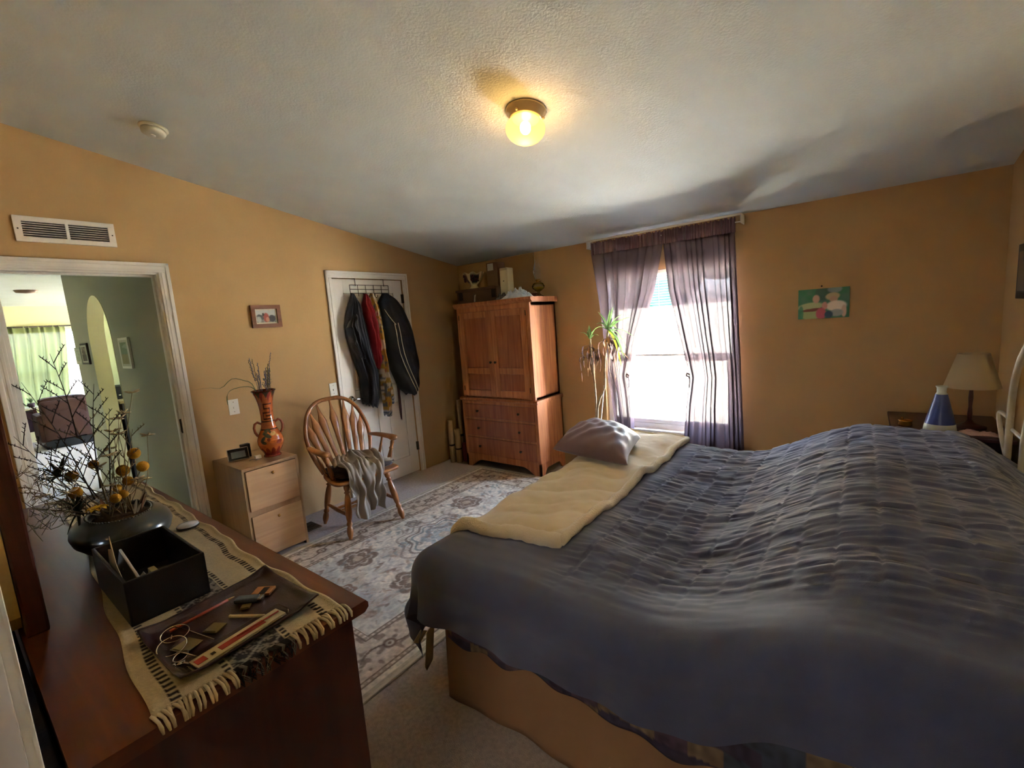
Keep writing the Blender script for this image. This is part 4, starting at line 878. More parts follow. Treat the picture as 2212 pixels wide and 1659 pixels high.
def leaf3(base, tip, sag, w_, m_, edge=None):
    base, tip = Vector(base), Vector(tip); mid = base.lerp(tip, .5)+Vector((0, 0, sag)); o = blade([base, mid, tip], w_, m_, 'leaf', pt, 14)
    if edge: blade([base+Vector((0, -.002, .001)), mid+Vector((0, -.003, .0015)), tip+Vector((0, -.002, 0))], w_*.38, edge, 'leaf_stripe', o, 14).parent = None or o
c1 = (2.045, 3.6, 1.40); 
# crown leaves of the tall cane
for (dx, dy, dz, sg) in [(.22, -.02, .10, .02), (.22, .03, -.07, .03), (.16, -.05, -.24, .05), (-.10, .02, .16, .02), (.01, .03, .17, .0), (-.14, -.06, -.02, .04), (.10, .08, .13, .02), (-.05, -.12, .06, .03), (.13, -.12, .02, .03), (-.12, .10, .05, .02), (.06, -.02, .19, 0), (.18, -.1, .07, .03), (.15, .02, -.16, .05)]:
    leaf3(c1, (c1[0]+dx, c1[1]+dy, c1[2]+dz), sg, .018, LGR, LGY)
leaf3(c1, (2.17, 3.57, 1.07), .06, .017, YLW); leaf3((2.13, 3.58, 1.22), (2.235, 3.57, 1.15), .015, .010, TAN)
c2 = (1.868, 3.6, 1.33)
for (dx, dy, dz, sg) in [(-.09, -.02, .06, .02), (.07, .0, .10, .01), (-.02, .03, .12, 0), (.10, -.03, .03, .02), (.02, -.06, .10, .01), (-.06, .06, .07, .02)]: leaf3(c2, (c2[0]+dx, c2[1]+dy, c2[2]+dz), sg, .015, LGR, LGY)
rr = random.Random(4)
for (c, n_, L0) in (((2.035, 3.6, 1.36), 22, .34), ((1.87, 3.6, 1.28), 15, .26)):
    for i in range(n_):
        a = rr.uniform(0, 6.28); R0 = rr.uniform(.03, .12); b0 = Vector((c[0]-.01*rr.random(), c[1], c[2]-rr.uniform(0, .12))); tip = b0+Vector((math.cos(a)*R0, math.sin(a)*R0*.8, -rr.uniform(.5, 1)*L0))
        mid = b0+Vector((math.cos(a)*R0*1.1, math.sin(a)*R0*.9, -.02)); blade([b0, mid, tip.lerp(mid, .4)+Vector((rr.uniform(-.015, .015), 0, 0)), tip], rr.uniform(.006, .012), DEAD if rr.random() < .85 else TAN, 'dead_leaf', pt, 10)

# ------------------------------------------------------------------ nightstand group
ns = thing('nightstand', 'dark wooden nightstand in the far corner behind the pillows', 'nightstand', (4.16, 3.60, 0))
NX0, NX1, NY0, NY1, NT = 3.93, 4.40, 3.32, 3.90, .752
MB().box((NX0-.015, NY0-.015, NT-.025), (NX1+.01, NY1, NT), .006).build('top', MAH, ns)
mb = MB(); mb.box((NX0+.01, NY0+.01, .1), (NX0+.03, NY1, NT-.025)); mb.box((NX1-.03, NY0+.01, .1), (NX1-.01, NY1, NT-.025)); mb.box((NX0+.01, NY1-.02, .1), (NX1-.01, NY1, NT-.025)); mb.box((NX0+.01, NY0+.01, .1), (NX1-.01, NY1, .12)); mb.build('case', MAH, ns)
for (z0, z1) in ((.13, .41), (.42, .72)):
    d_ = MB().box((NX0-.002, NY0+.03, z0), (NX0+.012, NY1-.03, z1), .004).build('drawer', MAH, ns)
    MB().ball((NX0-.014, (NY0+NY1)/2, (z0+z1)/2), .012, 12, 8).build('knob', BRASS, d_)
for x in (NX0+.03, NX1-.03):
    for y in (NY0+.03, NY1-.03): MB().box((x-.018, y-.018, 0), (x+.018, y+.018, .11), .003).build('leg', MAH, ns)
tl = thing('table_lamp', 'table lamp with a cream cone shade on the corner nightstand', 'lamp', (4.262, 3.55, NT))
MB().lathe([(0, 0), (.07, 0), (.072, .008), (.045, .018), (.02, .03), (.012, .045)], (4.262, 3.55, NT), 28).build('base', MAH, tl)
MB().lathe([(.009, .03), (.011, .08), (.008, .12), (.011, .17), (.008, .22), (.008, .34)], (4.262, 3.55, NT), 14).build('pole', MAH, tl)
MB().lathe([(.118, .232), (.066, .420), (.063, .420), (.115, .232)], (4.262, 3.55, NT), 44, cap=False).build('lamp_shade', sheer('cream_shade', (222, 206, 172), .96), tl, fixn=False)
MB().ball((4.262, 3.55, NT+.33), .028, 12, 8, (1, 1, 1.3)).build('bulb', WPL, tl)
bt = thing('blue_bottle', 'blue cone shaped bottle with a white neck and foot on the nightstand', 'bottle', (4.125, 3.40, NT))
o_ = (4.125, 3.40, NT)
MB().lathe([(0, 0), (.068, 0), (.071, .006), (.066, .045), (.065, .047)], o_, 36).build('foot_band', mat('white_glaze', (206, 210, 190), .3), bt)
MB().lathe([(.065, .046), (.058, .08), (.046, .13), (.034, .18), (.026, .212)], o_, 36, cap=False).build('bottle_body', mat('blue_glaze', (62, 78, 138), .3, col2=(80, 94, 150), nscale=10), bt)
MB().lathe([(.026, .212), (.020, .222), (.021, .245), (.027, .256), (.024, .258), (0, .25)], o_, 30).build('neck', MATS['white_glaze'], bt)
gi = thing('brass_dish', 'small brass trinket dish with a finial at the nightstand edge', 'dish', (3.985, 3.50, NT))
MB().lathe([(0, 0), (.030, 0), (.034, .006), (.030, .024), (.034, .030), (.028, .033), (0, .036)], (3.985, 3.50, NT), 24).build('dish_bowl', BRASS, gi)
MB().ball((3.97, 3.50, NT+.042), .008, 10, 6).build('finial', BRASS, gi)
crumple('pink_cloth', 'small pale pink cloth folded at the near edge of the nightstand', 'cloth', 4.27, 3.375, NT, .085, .035, .035, mat('pale_pink_cloth', (196, 164, 156), .8), 31, 0, None, 24, 16)

# ------------------------------------------------------------------ bed
BX0, BX1, BY0, BY1 = 2.40, 4.34, 1.15, 3.06
def bed_top(x, y):
    """height of the covered mattress and pillows"""
    x = np.asarray(x, float); y = np.asarray(y, float)
    up = sstep(3.25, 3.86, x)*(1-sstep(4.12, 4.45, x)*.95)
    z = .642+(.195+.035*np.sin((y-1.2)/1.9*math.pi))*up*(.82+.18*sstep(1.05, 1.4, y))
    z = z+.010*np.sin((y+.42*(x-3))*9.5+1.2*np.sin(x*2.1))*sstep(2.6, 3.0, x)*(1-.6*up)
    z = z+.006*np.sin((y+.25*x)*23+2*np.sin(x*3))*sstep(2.7, 3.1, x)
    z = z+.008*np.sin(x*6+y*2)-.012*np.exp(-((x-3.15)/.3)**2)
    return z
bed = thing('bed', 'wide bed with a tan skirt and a cream bent tube headboard', 'bed', ((BX0+BX1)/2, (BY0+BY1)/2, 0))
MB().box((BX0+.02, BY0+.02, .38), (BX1, BY1-.02, .60), .06).build('mattress', mat('mattress_cloth', (190, 180, 160), .9), bed)
MB().box((BX0+.03, BY0+.03, .14), (BX1, BY1-.03, .38), .02).build('box_spring', mat('tan_boxspring', (140, 112, 80), .9), bed)
for x in (BX0+.15, BX1-.15):
    for y in (BY0+.15, BY1-.15): MB().tube([(x, y, 0), (x, y, .15)], .025, 10).build('leg', BLKP, bed)
SK = mat('tan_bed_skirt', (158, 120, 80), .9, col2=(148, 112, 74), nscale=3, bump=.2, bscale=300)
def skirt(p, q, n=220, seed=0, amp=.009):
    p, q = np.array(p), np.array(q); t = np.linspace(0, 1, n)[:, None]; z = np.linspace(.005, .44, 14)[None, :]; L_ = np.linalg.norm(q-p); d = (q-p)/L_; nr = np.array([d[1], -d[0]])
    a = amp*(np.sin(t*L_*10+seed)+.5*np.sin(t*L_*27+seed))*(1-z/.6)+.012*(1-z/.44)
    x = p[0]+(q[0]-p[0])*t+nr[0]*a; y = p[1]+(q[1]-p[1])*t+nr[1]*a; b = MB(); b.grid(np.stack([x, y, z+0*x], -1)); b.build('bed_skirt', SK, bed, solid=.003, fixn=False)
skirt((BX0+.04, BY0), (BX1, BY0), seed=1); skirt((BX0+.04, BY1), (BX0+.04, BY0), seed=2); skirt((BX1, BY1), (BX0+.04, BY1), seed=3)
TB = mat('cream_bent_tube', (200, 188, 160), .55, col2=(188, 174, 144), nscale=14)
def arc(y0, y1, z0, z1, x, n=30, pw=.5):
    return [(x, y0, .35)]+[(x, (y0+y1)/2-math.cos(math.pi*i/n)*(y1-y0)/2, z0+(z1-z0)*math.sin(math.pi*i/n)**pw) for i in range(n+1)]+[(x, y1, .35)]
MB().tube(spl(arc(1.10, 3.09, .92, 1.45, 4.335, pw=.8), 120), .014, 12).build('headboard_arch', TB, bed)
MB().tube(spl(arc(1.32, 2.84, .80, 1.22, 4.335, pw=.8), 120), .012, 10).build('headboard_inner_arch', TB, bed)
MB().tube([(4.34, 1.10, .86), (4.34, 3.06, .86)], .008, 8).build('headboard_rail', TB, bed)
MB().tube(spl([(4.34, 3.06, .66), (4.32, 3.13, .80), (4.31, 3.16, .92), (4.34, 3.1, .90)], 20), .010, 8).build('headboard_scroll', TB, bed)
for k in range(7): MB().tube([(4.34, 1.45+k*.21, .5), (4.34, 1.45+k*.21, 1.0)], .007, 8).build('headboard_spindle', mat('brown_spindle', (120, 74, 40), .5), bed)

# quilt: puckered patchwork centre, plain border, hanging over foot and side
st = .0085
FO, NO = .50, .30                                            # overhang at the foot and along the near side
X0, X1, Y0, Y1 = 2.335, 4.37, 1.10, 3.10
s = np.arange(-FO, X1-X0+.001, st); t_ = np.arange(-NO, Y1-Y0+.30, st)
S, Tt = np.meshgrid(s, t_, indexing='ij')
hem = .012*np.sin(S*7)+.014*np.sin(S*17+1)+.01*np.sin(Tt*11)
ox = np.maximum(0, -S)*(1+hem*.6); W_ = Y1-Y0; oy0 = np.maximum(0, -Tt)*(1+hem*1.5); oy1 = np.maximum(0, Tt-W_); oy = oy0+oy1; L_ = np.hypot(ox, oy)+1e-9
r = .11; q = L_/r; bent = np.minimum(q, math.pi/2); h_ = r*np.sin(bent)+np.maximum(0, L_-r*math.pi/2)*.10; v_ = r*(1-np.cos(bent))+np.maximum(0, L_-r*math.pi/2)*.985
ex = X0+r*.6+np.maximum(S, 0)*((X1-X0-r*.6)/(X1-X0)); ey = Y0+r*.6+np.clip(Tt, 0, W_)*((W_-1.2*r)/W_)
hang = sstep(.08, .35, v_)
ang = np.arctan2(oy, ox)
fold = hang*(.016*np.sin(S*13+1)+.010*np.sin(S*29))*(oy0 > 0)+hang*.014*np.sin(Tt*15+2)*(ox > 0)+hang*.045*np.sin(ang*6.5+.6)*((ox > 0)*(oy > 0))
X_ = ex-(ox/L_)*(h_+fold); Y_ = ey-np.where(oy1 > 0, -1, 1)*(oy/L_)*(h_+fold)
base = bed_top(ex, ey)
Z_ = base-v_
cx_, cy_ = S, Tt; cell = .098
ph = (cx_/cell) % 1; seam = np.exp(-(np.minimum(ph, 1-ph)*cell/.0045)**2)
ix = np.floor(cx_/cell); row = .078; py = ((cy_+(ix % 2)*row*.5+.004*np.sin(ix*3))/row) % 1; seam2 = np.exp(-(np.minimum(py, 1-py)*row/.004)**2)
puck = vnoise(cx_*11+ix*3.7+200, cy_*72+ix*17+300, 41)-.5+.5*(vnoise(cx_*22+ix*5+90, cy_*130+ix*11+500, 42)-.5)
msk = sstep(.46, .60, S)*(.10+.90*sstep(-.02, .30, Tt+.05*np.sin(S*4)))*sstep(0, .06, W_+.1-Tt)
wr = (vnoise(cx_*3+40, cy_*26+60, 43)-.5)*.010*sstep(.25, .6, S)
relief = msk*(.013*puck*(1-.8*seam)*(1-.5*seam2)-.0045*seam-.0028*seam2)+wr*.6+(1-msk)*.0025*(vnoise(cx_*6+70, cy_*30+20, 44)-.5)
Z_ = Z_+relief*(1-hang)+.004; Y_ = Y_-relief*hang*1.2
QM = mat('slate_quilt', (76, 80, 102), .82, col2=(66, 70, 90), nscale=3, sheen=.5, bump=.25, bscale=500, spec=.3)
qt = thing('quilt', 'dark slate puckered quilt spread over the bed and pillows', 'quilt', (3.3, 2.1, .06))
m_ = MB(); m_.grid(np.stack([X_, Y_, Z_], -1)); m_.build('quilt_top', QM, qt, fixn=False)
tg = MB(); tg.add([(2.325, 1.135, .245), (2.300, 1.20, .25), (2.275, 1.19, .06), (2.315, 1.115, .09), (2.29, 1.14, .045)], [(0, 1, 2, 4, 3)]); tg.build('corner_tie', mat('tan_tie_cloth', (178, 158, 118), .9), qt, solid=.004)
tg = MB(); tg.add([(2.345, 1.12, .27), (2.33, 1.10, .28), (2.272, 1.10, .20), (2.29, 1.12, .19)], [(0, 1, 2, 3)]); tg.build('corner_tie', mat('tan_tie_cloth', (178, 158, 118), .9), qt, solid=.004)

# patchwork sheet that shows under the quilt hem along the near side
n = 420; u = np.linspace(0, 1, n)[:, None]; vv = np.linspace(0, 1, 26)[None, :]; xx = 2.50+(4.30-2.50)*u
zt_ = .50+0*u; zb_ = .315+.015*np.sin(xx*9)+.012*np.sin(xx*31)
A = np.stack([xx+0*vv, 1.112+.006*np.sin(xx*22)-.006*vv+0*u, zt_+(zb_-zt_)*vv], -1)
ix = np.floor(xx/.09)+0*vv; iy = np.floor((A[..., 2])/.055); rp = (np.sin(ix*12.9+iy*78.2)*43758.5) % 1
pc = np.zeros(rp.shape+(3,)); pc[:] = (58, 50, 62); pc[rp > .4] = (82, 64, 72); pc[rp > .62] = (120, 100, 72); pc[rp > .82] = (60, 66, 74)
pc = pc*(.8+.4*vnoise(A[..., 0]*60, A[..., 2]*60, 55)[..., None]); pc = np.clip(pc, 0, 255)/255.; pc = np.where(pc <= .04045, pc/12.92, ((pc+.055)/1.055)**2.4)
b = MB(); b.grid(A); tag(b.build('patchwork_blanket', mat('patchwork_cloth', (80, 70, 70), .9, attr=True), cols=pc.reshape(-1, 3), fixn=False, solid=.003), 'dark patchwork blanket edge peeking below the quilt hem', 'blanket')

# beige fleece throw across the foot of the bed
FLE = mat('beige_fleece', (222, 204, 164), .95, sheen=.5, col2=(212, 194, 152), nscale=5, bump=.4, bscale=240, spec=.1)
SHR = mat('sherpa_edge', (222, 206, 168), .98, sheen=.6, bump=1, bscale=160, spec=.1)
nu, nv = 120, 240; u = np.linspace(0, 1, nu)[:, None]; v = np.linspace(0, 1, nv)[None, :]
TX0, TX1, TY0, TY1 = 2.20, 2.855, 1.34, 3.10
def throw_pt(u, v):
    y = TY0+(TY1-TY0)*v+.07*u*(1-v); x = TX0+(TX1-TX0)*u-.02*v*u
    o = np.maximum(0, 2.43-x); o_ = o*1.0; xx = np.where(o > 0, 2.43-.105*np.sin(np.minimum(o_/.105, 1.571))-np.maximum(0, o_-.165)*.1, x)
    z = bed_top(np.maximum(x, 2.401), y)-.105*(1-np.cos(np.minimum(o_/.105, 1.571)))-np.maximum(0, o_-.165)
    z = z+.018+.018*np.abs(vnoise(x*5+y*2+3, y*6-x*3, 61)-.5)*2+.011*np.sin(x*18+y*15+2*np.sin(y*5))*(.4+.6*vnoise(x*2, y*2, 62))+.004*vnoise(x*26, y*26, 63)
    return xx, y, z
x, y, z = throw_pt(u, v)
th = thing('fleece_throw', 'beige fleece throw laid across the foot of the bed', 'throw blanket', (2.5, 2.2, .5))
b = MB(); b.grid(np.stack([x, y, z], -1)); b.build('fleece_sheet', FLE, th, solid=.014, fixn=False)
for (uu, vs, rr_) in ((1.0, np.linspace(0, 1, 60), .022), (None, np.linspace(0, 1, 40), .030), ('far', np.linspace(0, 1, 40), .016)):
    P = []
    for k in vs:
        a = (np.array([[uu]]), np.array([[k]])) if uu == 1.0 else ((np.array([[k]]), np.array([[0.]])) if uu is None else (np.array([[k]]), np.array([[1.]])))
        px_, py_, pz_ = throw_pt(*a); P.append((float(px_[0, 0]), float(py_[0, 0]), float(pz_[0, 0])-(.002)))
    MB().tube(P, [rr_*(1+.06*math.sin(i*1.9)) for i in range(len(P))], 12).build('rolled_edge', SHR, th)

# mauve pillow on the throw
pw_ = thing('throw_pillow', 'mauve brown pillow lying on the beige throw', 'pillow', (2.455, 2.545, .668), rz=0)
n = 56; u = np.linspace(-1, 1, n)[:, None]; v = np.linspace(-1, 1, n)[None, :]
e = np.clip((1-u**2)*(1-v**2), 0, 1)**.42
pin = 1-.10*(1-u**2)*np.abs(v)**3-.0*u; pin2 = 1-.10*(1-v**2)*np.abs(u)**3
X_ = u*(.258-.012*v)*pin2-.06*v; Y_ = v*.275*pin-.05*u
wrk = (.005*np.sin(u*9+v*5+2*np.sin(v*4))+.006*(vnoise(u*5+9, v*3+9+u*2, 71)-.5)*2+.006*np.sin((u-v)*15+3*u*v))*e*(.5+.5*np.abs(u))
up = .055+.14*e+wrk*1.2; dn = .055-.05*e
b = MB(); b.grid(np.stack([X_, Y_, up+0*X_], -1)); b.grid(np.stack([X_, Y_, dn+0*X_], -1)[::-1])
b.build('pillow_cover', mat('mauve_satin', (104, 78, 80), .5, sheen=.3), pw_, local=True, fixn=False)

# ------------------------------------------------------------------ dresser with mirror
DX0, DX1, DF, DT = .80, 2.784, .600, .86
ds = thing('dresser', 'dark cherry dresser in the foreground with a woven runner on top', 'dresser', ((DX0+DX1)/2, .32, 0))
mb = MB(); mb.prism([(.045, DT-.03), (DF-.012, DT-.03), (DF, DT-.02), (DF, DT-.008), (DF-.006, DT), (.045, DT)], DX0, DX1, 0); mb.build('top', CHER, ds)
mb = MB(); mb.box((DX1-.06, .055, .0), (DX1-.038, .572, DT-.03), .002); mb.box((DX0+.038, .055, .0), (DX0+.06, .572, DT-.03), .002); mb.box((DX0+.04, .055, .06), (DX1-.04, .065, DT-.03)); mb.box((DX0+.06, .06, .08), (DX1-.06, .56, .10))
for x in (DX0+.70, DX1-.71): mb.box((x-.012, .07, .1), (x+.012, .57, DT-.03))
for z in (.085, .335, .59): mb.box((DX0+.06, .54, z), (DX1-.06, .572, z+.018))
mb.build('carcass', CHERV, ds)
MB().box((DX0+.04, .50, 0), (DX1-.04, .56, .08), .004).build('plinth', CHERV, ds)
for c in range(3):
    for (z0, z1) in ((.11, .33), (.36, .585), (.615, .82)):
        a = DX0+.065+c*((DX1-DX0-.13)/3); e_ = a+(DX1-DX0-.13)/3-.008
        d_ = MB().box((a+.004, .555, z0), (e_, .586, z1), .005).build('drawer', CHER, ds)
        for kx in (a+.16, e_-.16): MB().ball((kx, .596, (z0+z1)/2), .013, 12, 8).build('knob', BRASS, d_)
mi = thing('dresser_mirror', 'dark framed mirror standing along the back of the cherry dresser', 'mirror', (1.5, .07, DT))
MX0, MX1, MZ1 = .92, 2.19, 1.95
def frame_y(x0, x1, z0, z1, w_, ya, yb, m_, par):
    MB().box((x0, ya, z0), (x0+w_, yb, z1), .006).build('stile', m_, par); MB().box((x1-w_, ya, z0), (x1, yb, z1), .006).build('stile', m_, par)
    MB().box((x0+w_, ya, z1-w_), (x1-w_, yb, z1), .006).build('rail', m_, par); MB().box((x0+w_, ya, z0), (x1-w_, yb, z0+w_), .006).build('rail', m_, par)
frame_y(MX0, MX1, DT, MZ1, .07, .052, .094, CHERV, mi)
MB().box((MX0+.07, .07, DT+.07), (MX1-.07, .075, MZ1-.07)).build('mirror_glass', mat('mirror_silver', (230, 232, 232), .02, 1), mi)
bb = MB(); bb.prism([(MX0, DT+.02), (MX1-.035, DT+.02), (MX1, DT+.06), (MX1, MZ1), (MX0, MZ1)], .024, .051, 1); bb.build('back_board', mat('raw_yellow_plywood', (186, 158, 96), .85, col2=(172, 142, 84), nscale=20), mi)
tag(MB().box((1.2, .012, .42), (2.72, .040, .84), .012).build('navy_cloth', mat('navy_fabric', (28, 32, 54), .9, bump=.4)), 'dark navy cloth hanging in the gap behind the dresser', 'cloth')

# woven runner
nu, nv = 420, 130; u = np.linspace(0, 1, nu)[:, None]; v = np.linspace(0, 1, nv)[None, :]
x = .86+(2.765-.86)*u; yl = np.interp(x, [.86, 1.55, 2.34, 2.765], [.275, .252, .184, .152]); yr = np.interp(x, [.86, 1.6, 2.4, 2.765], [.578, .566, .535, .548])
yl = yl+.004*np.sin(x*19); yr = yr+.005*np.sin(x*13+1)+.004*np.sin(x*31); yy = yl+(yr-yl)*v; xx = x+.006*np.sin(v*6)*sstep(.9, 1, u)+0*v
zz = DT+.0025+.0022*(vnoise(xx*16, yy*40, 81))+.006*np.exp(-((v-.985)/.02)**2)+.004*np.exp(-((v-.015)/.02)**2)
C_ = np.zeros((nu, nv, 3)); C_[:] = (200, 184, 148); U, V = xx, v+0*xx
for c in (.105, .895): over((np.abs(V-c) < .020)*(np.sin(U*2*math.pi/.0062) > -.35), (34, 26, 28), .97)
for c in (.34, .66): over((np.abs(V-c) < .016)*(np.sin(U*2*math.pi/.0062) > -.35), (34, 26, 28), .95)
mid = (V > .36)*(V < .64); over(mid, (40, 36, 36), .95); over(mid*(vnoise(U*240, V*60, 82) > .62), (160, 152, 136), .8)
over(mid*(np.abs(((U*22+V*7) % 1)-.5) < .09), (176, 168, 150), .7); over(mid*(np.abs(((U*22-V*7) % 1)-.5) < .07), (150, 144, 128), .6)
C_ = C_*(.92+.12*vnoise(U*300, V*120, 83)[..., None]); C_ = np.clip(C_, 0, 255)/255.; Cl = np.where(C_ <= .04045, C_/12.92, ((C_+.055)/1.055)**2.4)
rn = thing('table_runner', 'cream woven runner with dark ladder stripes along the dresser top', 'table runner', (1.8, .36, DT))
b = MB(); b.grid(np.stack([xx, yy, zz], -1)); b.build('woven_cloth', mat('woven_runner', (200, 184, 148), .95, attr=True, bump=.6, bscale=500), rn, cols=Cl.reshape(-1, 3), fixn=False)
FRC = mat('cream_fringe_yarn', (206, 192, 158), .95); FRK = mat('black_fringe_yarn', (36, 34, 36), .95); FRW = mat('grey_fringe_yarn', (128, 122, 112), .95)
for i in range(46):
    k = i/45; y0 = .156+(.545-.156)*k; dk = .34 < k < .66; th_ = [FRK, FRK, FRW][i % 3] if dk else FRC
    L_ = random.uniform(.018, .030); dy = random.uniform(-.006, .006); rr_ = .0030 if not dk else .0016
    if dk:
        b = MB()
        for q in range(4): b.tube([(2.755, y0+q*.002, DT+.004), (2.77+.3*L_, y0+q*.002+dy, DT+.006), (2.787, y0+random.uniform(-.007, .007), DT+.003-.004*q), (2.789, y0+dy*2, DT-.012-.004*q)], [rr_*.6]*4, 5)
    else: b = MB().tube([(2.752, y0, DT+.004), (2.766, y0+dy*.4, DT+.007), (2.766+L_*.6, y0+dy, DT+.005), (2.790, y0+dy*1.3, DT-.003), (2.790, y0+dy*1.6, DT-.016)], [rr_, rr_*1.15, rr_, rr_*1.2, rr_*.7], 6)
    b.build('fringe_tassel', th_, rn)

# valet tray and its contents
LEA = mat('oxblood_leather', (62, 34, 34), .38, col2=(52, 28, 28), nscale=6, bump=.2, bscale=300)
ty = thing('leather_tray', 'flat dark brown leather catch-all tray near the dresser corner', 'tray', (2.57, .364, DT+.006), rz=0)
n = 50; u = np.linspace(-1, 1, n)[:, None]; v = np.linspace(-1, 1, n)[None, :]
P00, P10, P11, P01 = np.array([2.452, .207]), np.array([2.722, .214]), np.array([2.697, .520]), np.array([2.414, .515])
a = (u+1)/2; c = (v+1)/2
xx = (1-a)*(1-c)*P00[0]+a*(1-c)*P10[0]+a*c*P11[0]+(1-a)*c*P01[0]; yy = (1-a)*(1-c)*P00[1]+a*(1-c)*P10[1]+a*c*P11[1]+(1-a)*c*P01[1]
e = np.maximum(np.abs(u), np.abs(v)); cr = np.abs(u*v)
zt = DT+.008+.010*sstep(.86, 1, e)+.010*sstep(.6, 1, cr)
b = MB(); b.grid(np.stack([xx, yy, zt], -1)); b.build('tray_leather', LEA, ty, solid=.004, fixn=False)
def T_(x, y, rz, z=DT+.013): return Matrix.Translation((x, y, z)) @ Matrix.Rotation(rz, 4, 'Z')
pc = thing('thermometer_case', 'clear plastic case with a red printed card on the leather tray', 'case', (2.675, .345, DT+.013))
M = T_(2.675, .345, math.radians(98))
MB().box((-.10, -.020, .002), (.095, .020, .006), .001, M=M).build('printed_card', mat('cream_card', (206, 192, 156), .7), pc)
MB().box((-.048, -.010, .006), (.052, .008, .0066), 0, M=M).build('red_print', mat('red_print', (176, 58, 44), .6), pc)
MB().box((-.096, -.010, .006), (-.076, .010, .0066), 0, M=M).build('red_square', mat('red_print', (176, 58, 44), .6), pc)
MB().box((-.066, -.006, .006), (-.058, .002, .0066), 0, M=M).build('small_mark', DKMET, pc)
MB().tube([M @ Vector((-.01, .001, .009)), M @ Vector((.088, -.002, .009))], .0018, 8).build('red_probe', mat('red_probe_plastic', (190, 60, 40), .3), pc)
MB().box((-.108, -.023, .0), (.103, .023, .016), .006, M=M).build('clear_shell', glassmat('clear_plastic', (.93, .91, .86)), pc)
b = MB(); M = T_(2.498, .330, math.radians(97)); b.tube([M @ Vector((-.075, 0, .005)), M @ Vector((.055, 0, .005))], .0042, 6); pn = thing('pencil', 'orange red pencil at the inner edge of the leather tray', 'pencil', (2.498, .33, DT+.013)); b.build('barrel', mat('orange_red_paint', (158, 66, 38), .4), pn)
MB().tube([M @ Vector((.055, 0, .005)), M @ Vector((.072, 0, .005))], [.0042, .001], 6).build('sharpened_tip', mat('raw_pencil_wood', (214, 184, 130), .7), pn)
lg = thing('grey_lighter', 'grey blue lighter lying across the leather tray', 'lighter', (2.535, .415, DT+.013)); M = T_(2.535, .415, math.radians(40))
MB().box((-.030, -.012, .0), (.028, .012, .012), .005, M=M).build('lighter_body', mat('slate_blue_plastic', (74, 84, 100), .4), lg); MB().box((.028, -.010, .001), (.040, .010, .011), .003, M=M).build('metal_hood', CHROME, lg)
mk = thing('matchbook', 'orange brown matchbook at the far side of the leather tray', 'matchbook', (2.53, .455, DT+.013)); M = T_(2.530, .457, math.radians(38)); MB().box((-.024, -.017, .0), (.024, .017, .007), .001, M=M).build('cover', mat('orange_card', (170, 112, 62), .6), mk); MB().box((-.004, -.0172, .007), (.012, .012, .0076), 0, M=M).build('dark_print', BLKP, mk)
for i, (x, y, r0, s_, lab) in enumerate([(2.585, .322, .5, .018, 'olive cardboard square in the middle of the leather tray'), (2.598, .262, .35, .022, 'larger olive cardboard flap next to the metal rings'), (2.56, .400, .9, .011, 'tiny olive card tab beside the grey lighter')]):
    M = T_(x, y, r0); t = thing('olive_card', lab, 'card', (x, y, DT+.013), group='olive cards on the tray')
    b = MB(); b.box((-s_, -s_*.95, .001), (s_, s_*.95, .004), .001, M=M); b.tube([M @ Vector((-s_*.8, -s_*.8, .005)), M @ Vector((s_*.8, -s_*.8, .005))], .0008, 4); b.build('card_piece', mat('olive_card', (124, 108, 66), .7), t)
stk = thing('wooden_stick', 'short pale wooden stick beside the clear case', 'stick', (2.60, .376, DT+.013)); MB().tube([(2.572, .360, DT+.017), (2.645, .408, DT+.017)], .004, 8).build('stick_shaft', mat('pale_wood_stick', (204, 184, 142), .7), stk); MB().ball((2.572, .360, DT+.017), .0046, 8, 6).build('rounded_end', MATS['pale_wood_stick'], stk)
def ring(c, r0, r, m_, par, name, tilt=(0, 0), seg=28, sx=1.0):
    M = Matrix.Translation(c) @ Matrix.Rotation(tilt[1], 4, 'Z') @ Matrix.Rotation(tilt[0], 4, 'X')
    return MB().tube([M @ Vector((r0*math.cos(2*math.pi*k/seg)*sx, r0*math.sin(2*math.pi*k/seg), 0)) for k in range(seg+1)], r, 7, caps=False).build(name, m_, par)
ey = thing('reading_glasses', 'thin metal rimmed reading glasses folded at the near end of the tray', 'glasses', (2.60, .235, DT+.013))
ring((2.535, .258, DT+.022), .022, .0013, CHROME, ey, 'rim', (.35, .9), sx=1.3); ring((2.585, .238, DT+.024), .022, .0013, CHROME, ey, 'rim', (.5, .9), sx=1.3)
MB().tube([(2.555, .25, DT+.03), (2.563, .246, DT+.036), (2.57, .243, DT+.032)], .0013, 6).build('bridge', CHROME, ey)
MB().tube([(2.515, .265, DT+.026), (2.56, .285, DT+.02), (2.615, .30, DT+.017), (2.63, .305, DT+.015)], .0014, 6).build('temple', CHROME, ey); MB().tube([(2.605, .230, DT+.028), (2.64, .25, DT+.022), (2.665, .262, DT+.016)], .0014, 6).build('temple', CHROME, ey)
kr = thing('key_ring', 'shiny key ring with two keys by the reading glasses', 'keys', (2.64, .235, DT+.013))
ring((2.632, .240, DT+.018), .014, .0014, CHROME, kr, 'ring', (.25, .2))
for (x, y, a) in ((2.655, .238, .4), (2.650, .222, -.2)):
    M = T_(x, y, a, DT+.014); b = MB(); b.box((-.004, -.0025, 0), (.028, .0025, .002), .0005, M=M); b.lathe([(0, 0), (.009, 0), (.009, .002), (0, .002)], seg=14, M=M @ Matrix.Translation((-.008, 0, 0))); b.build('key', CHROME, kr)

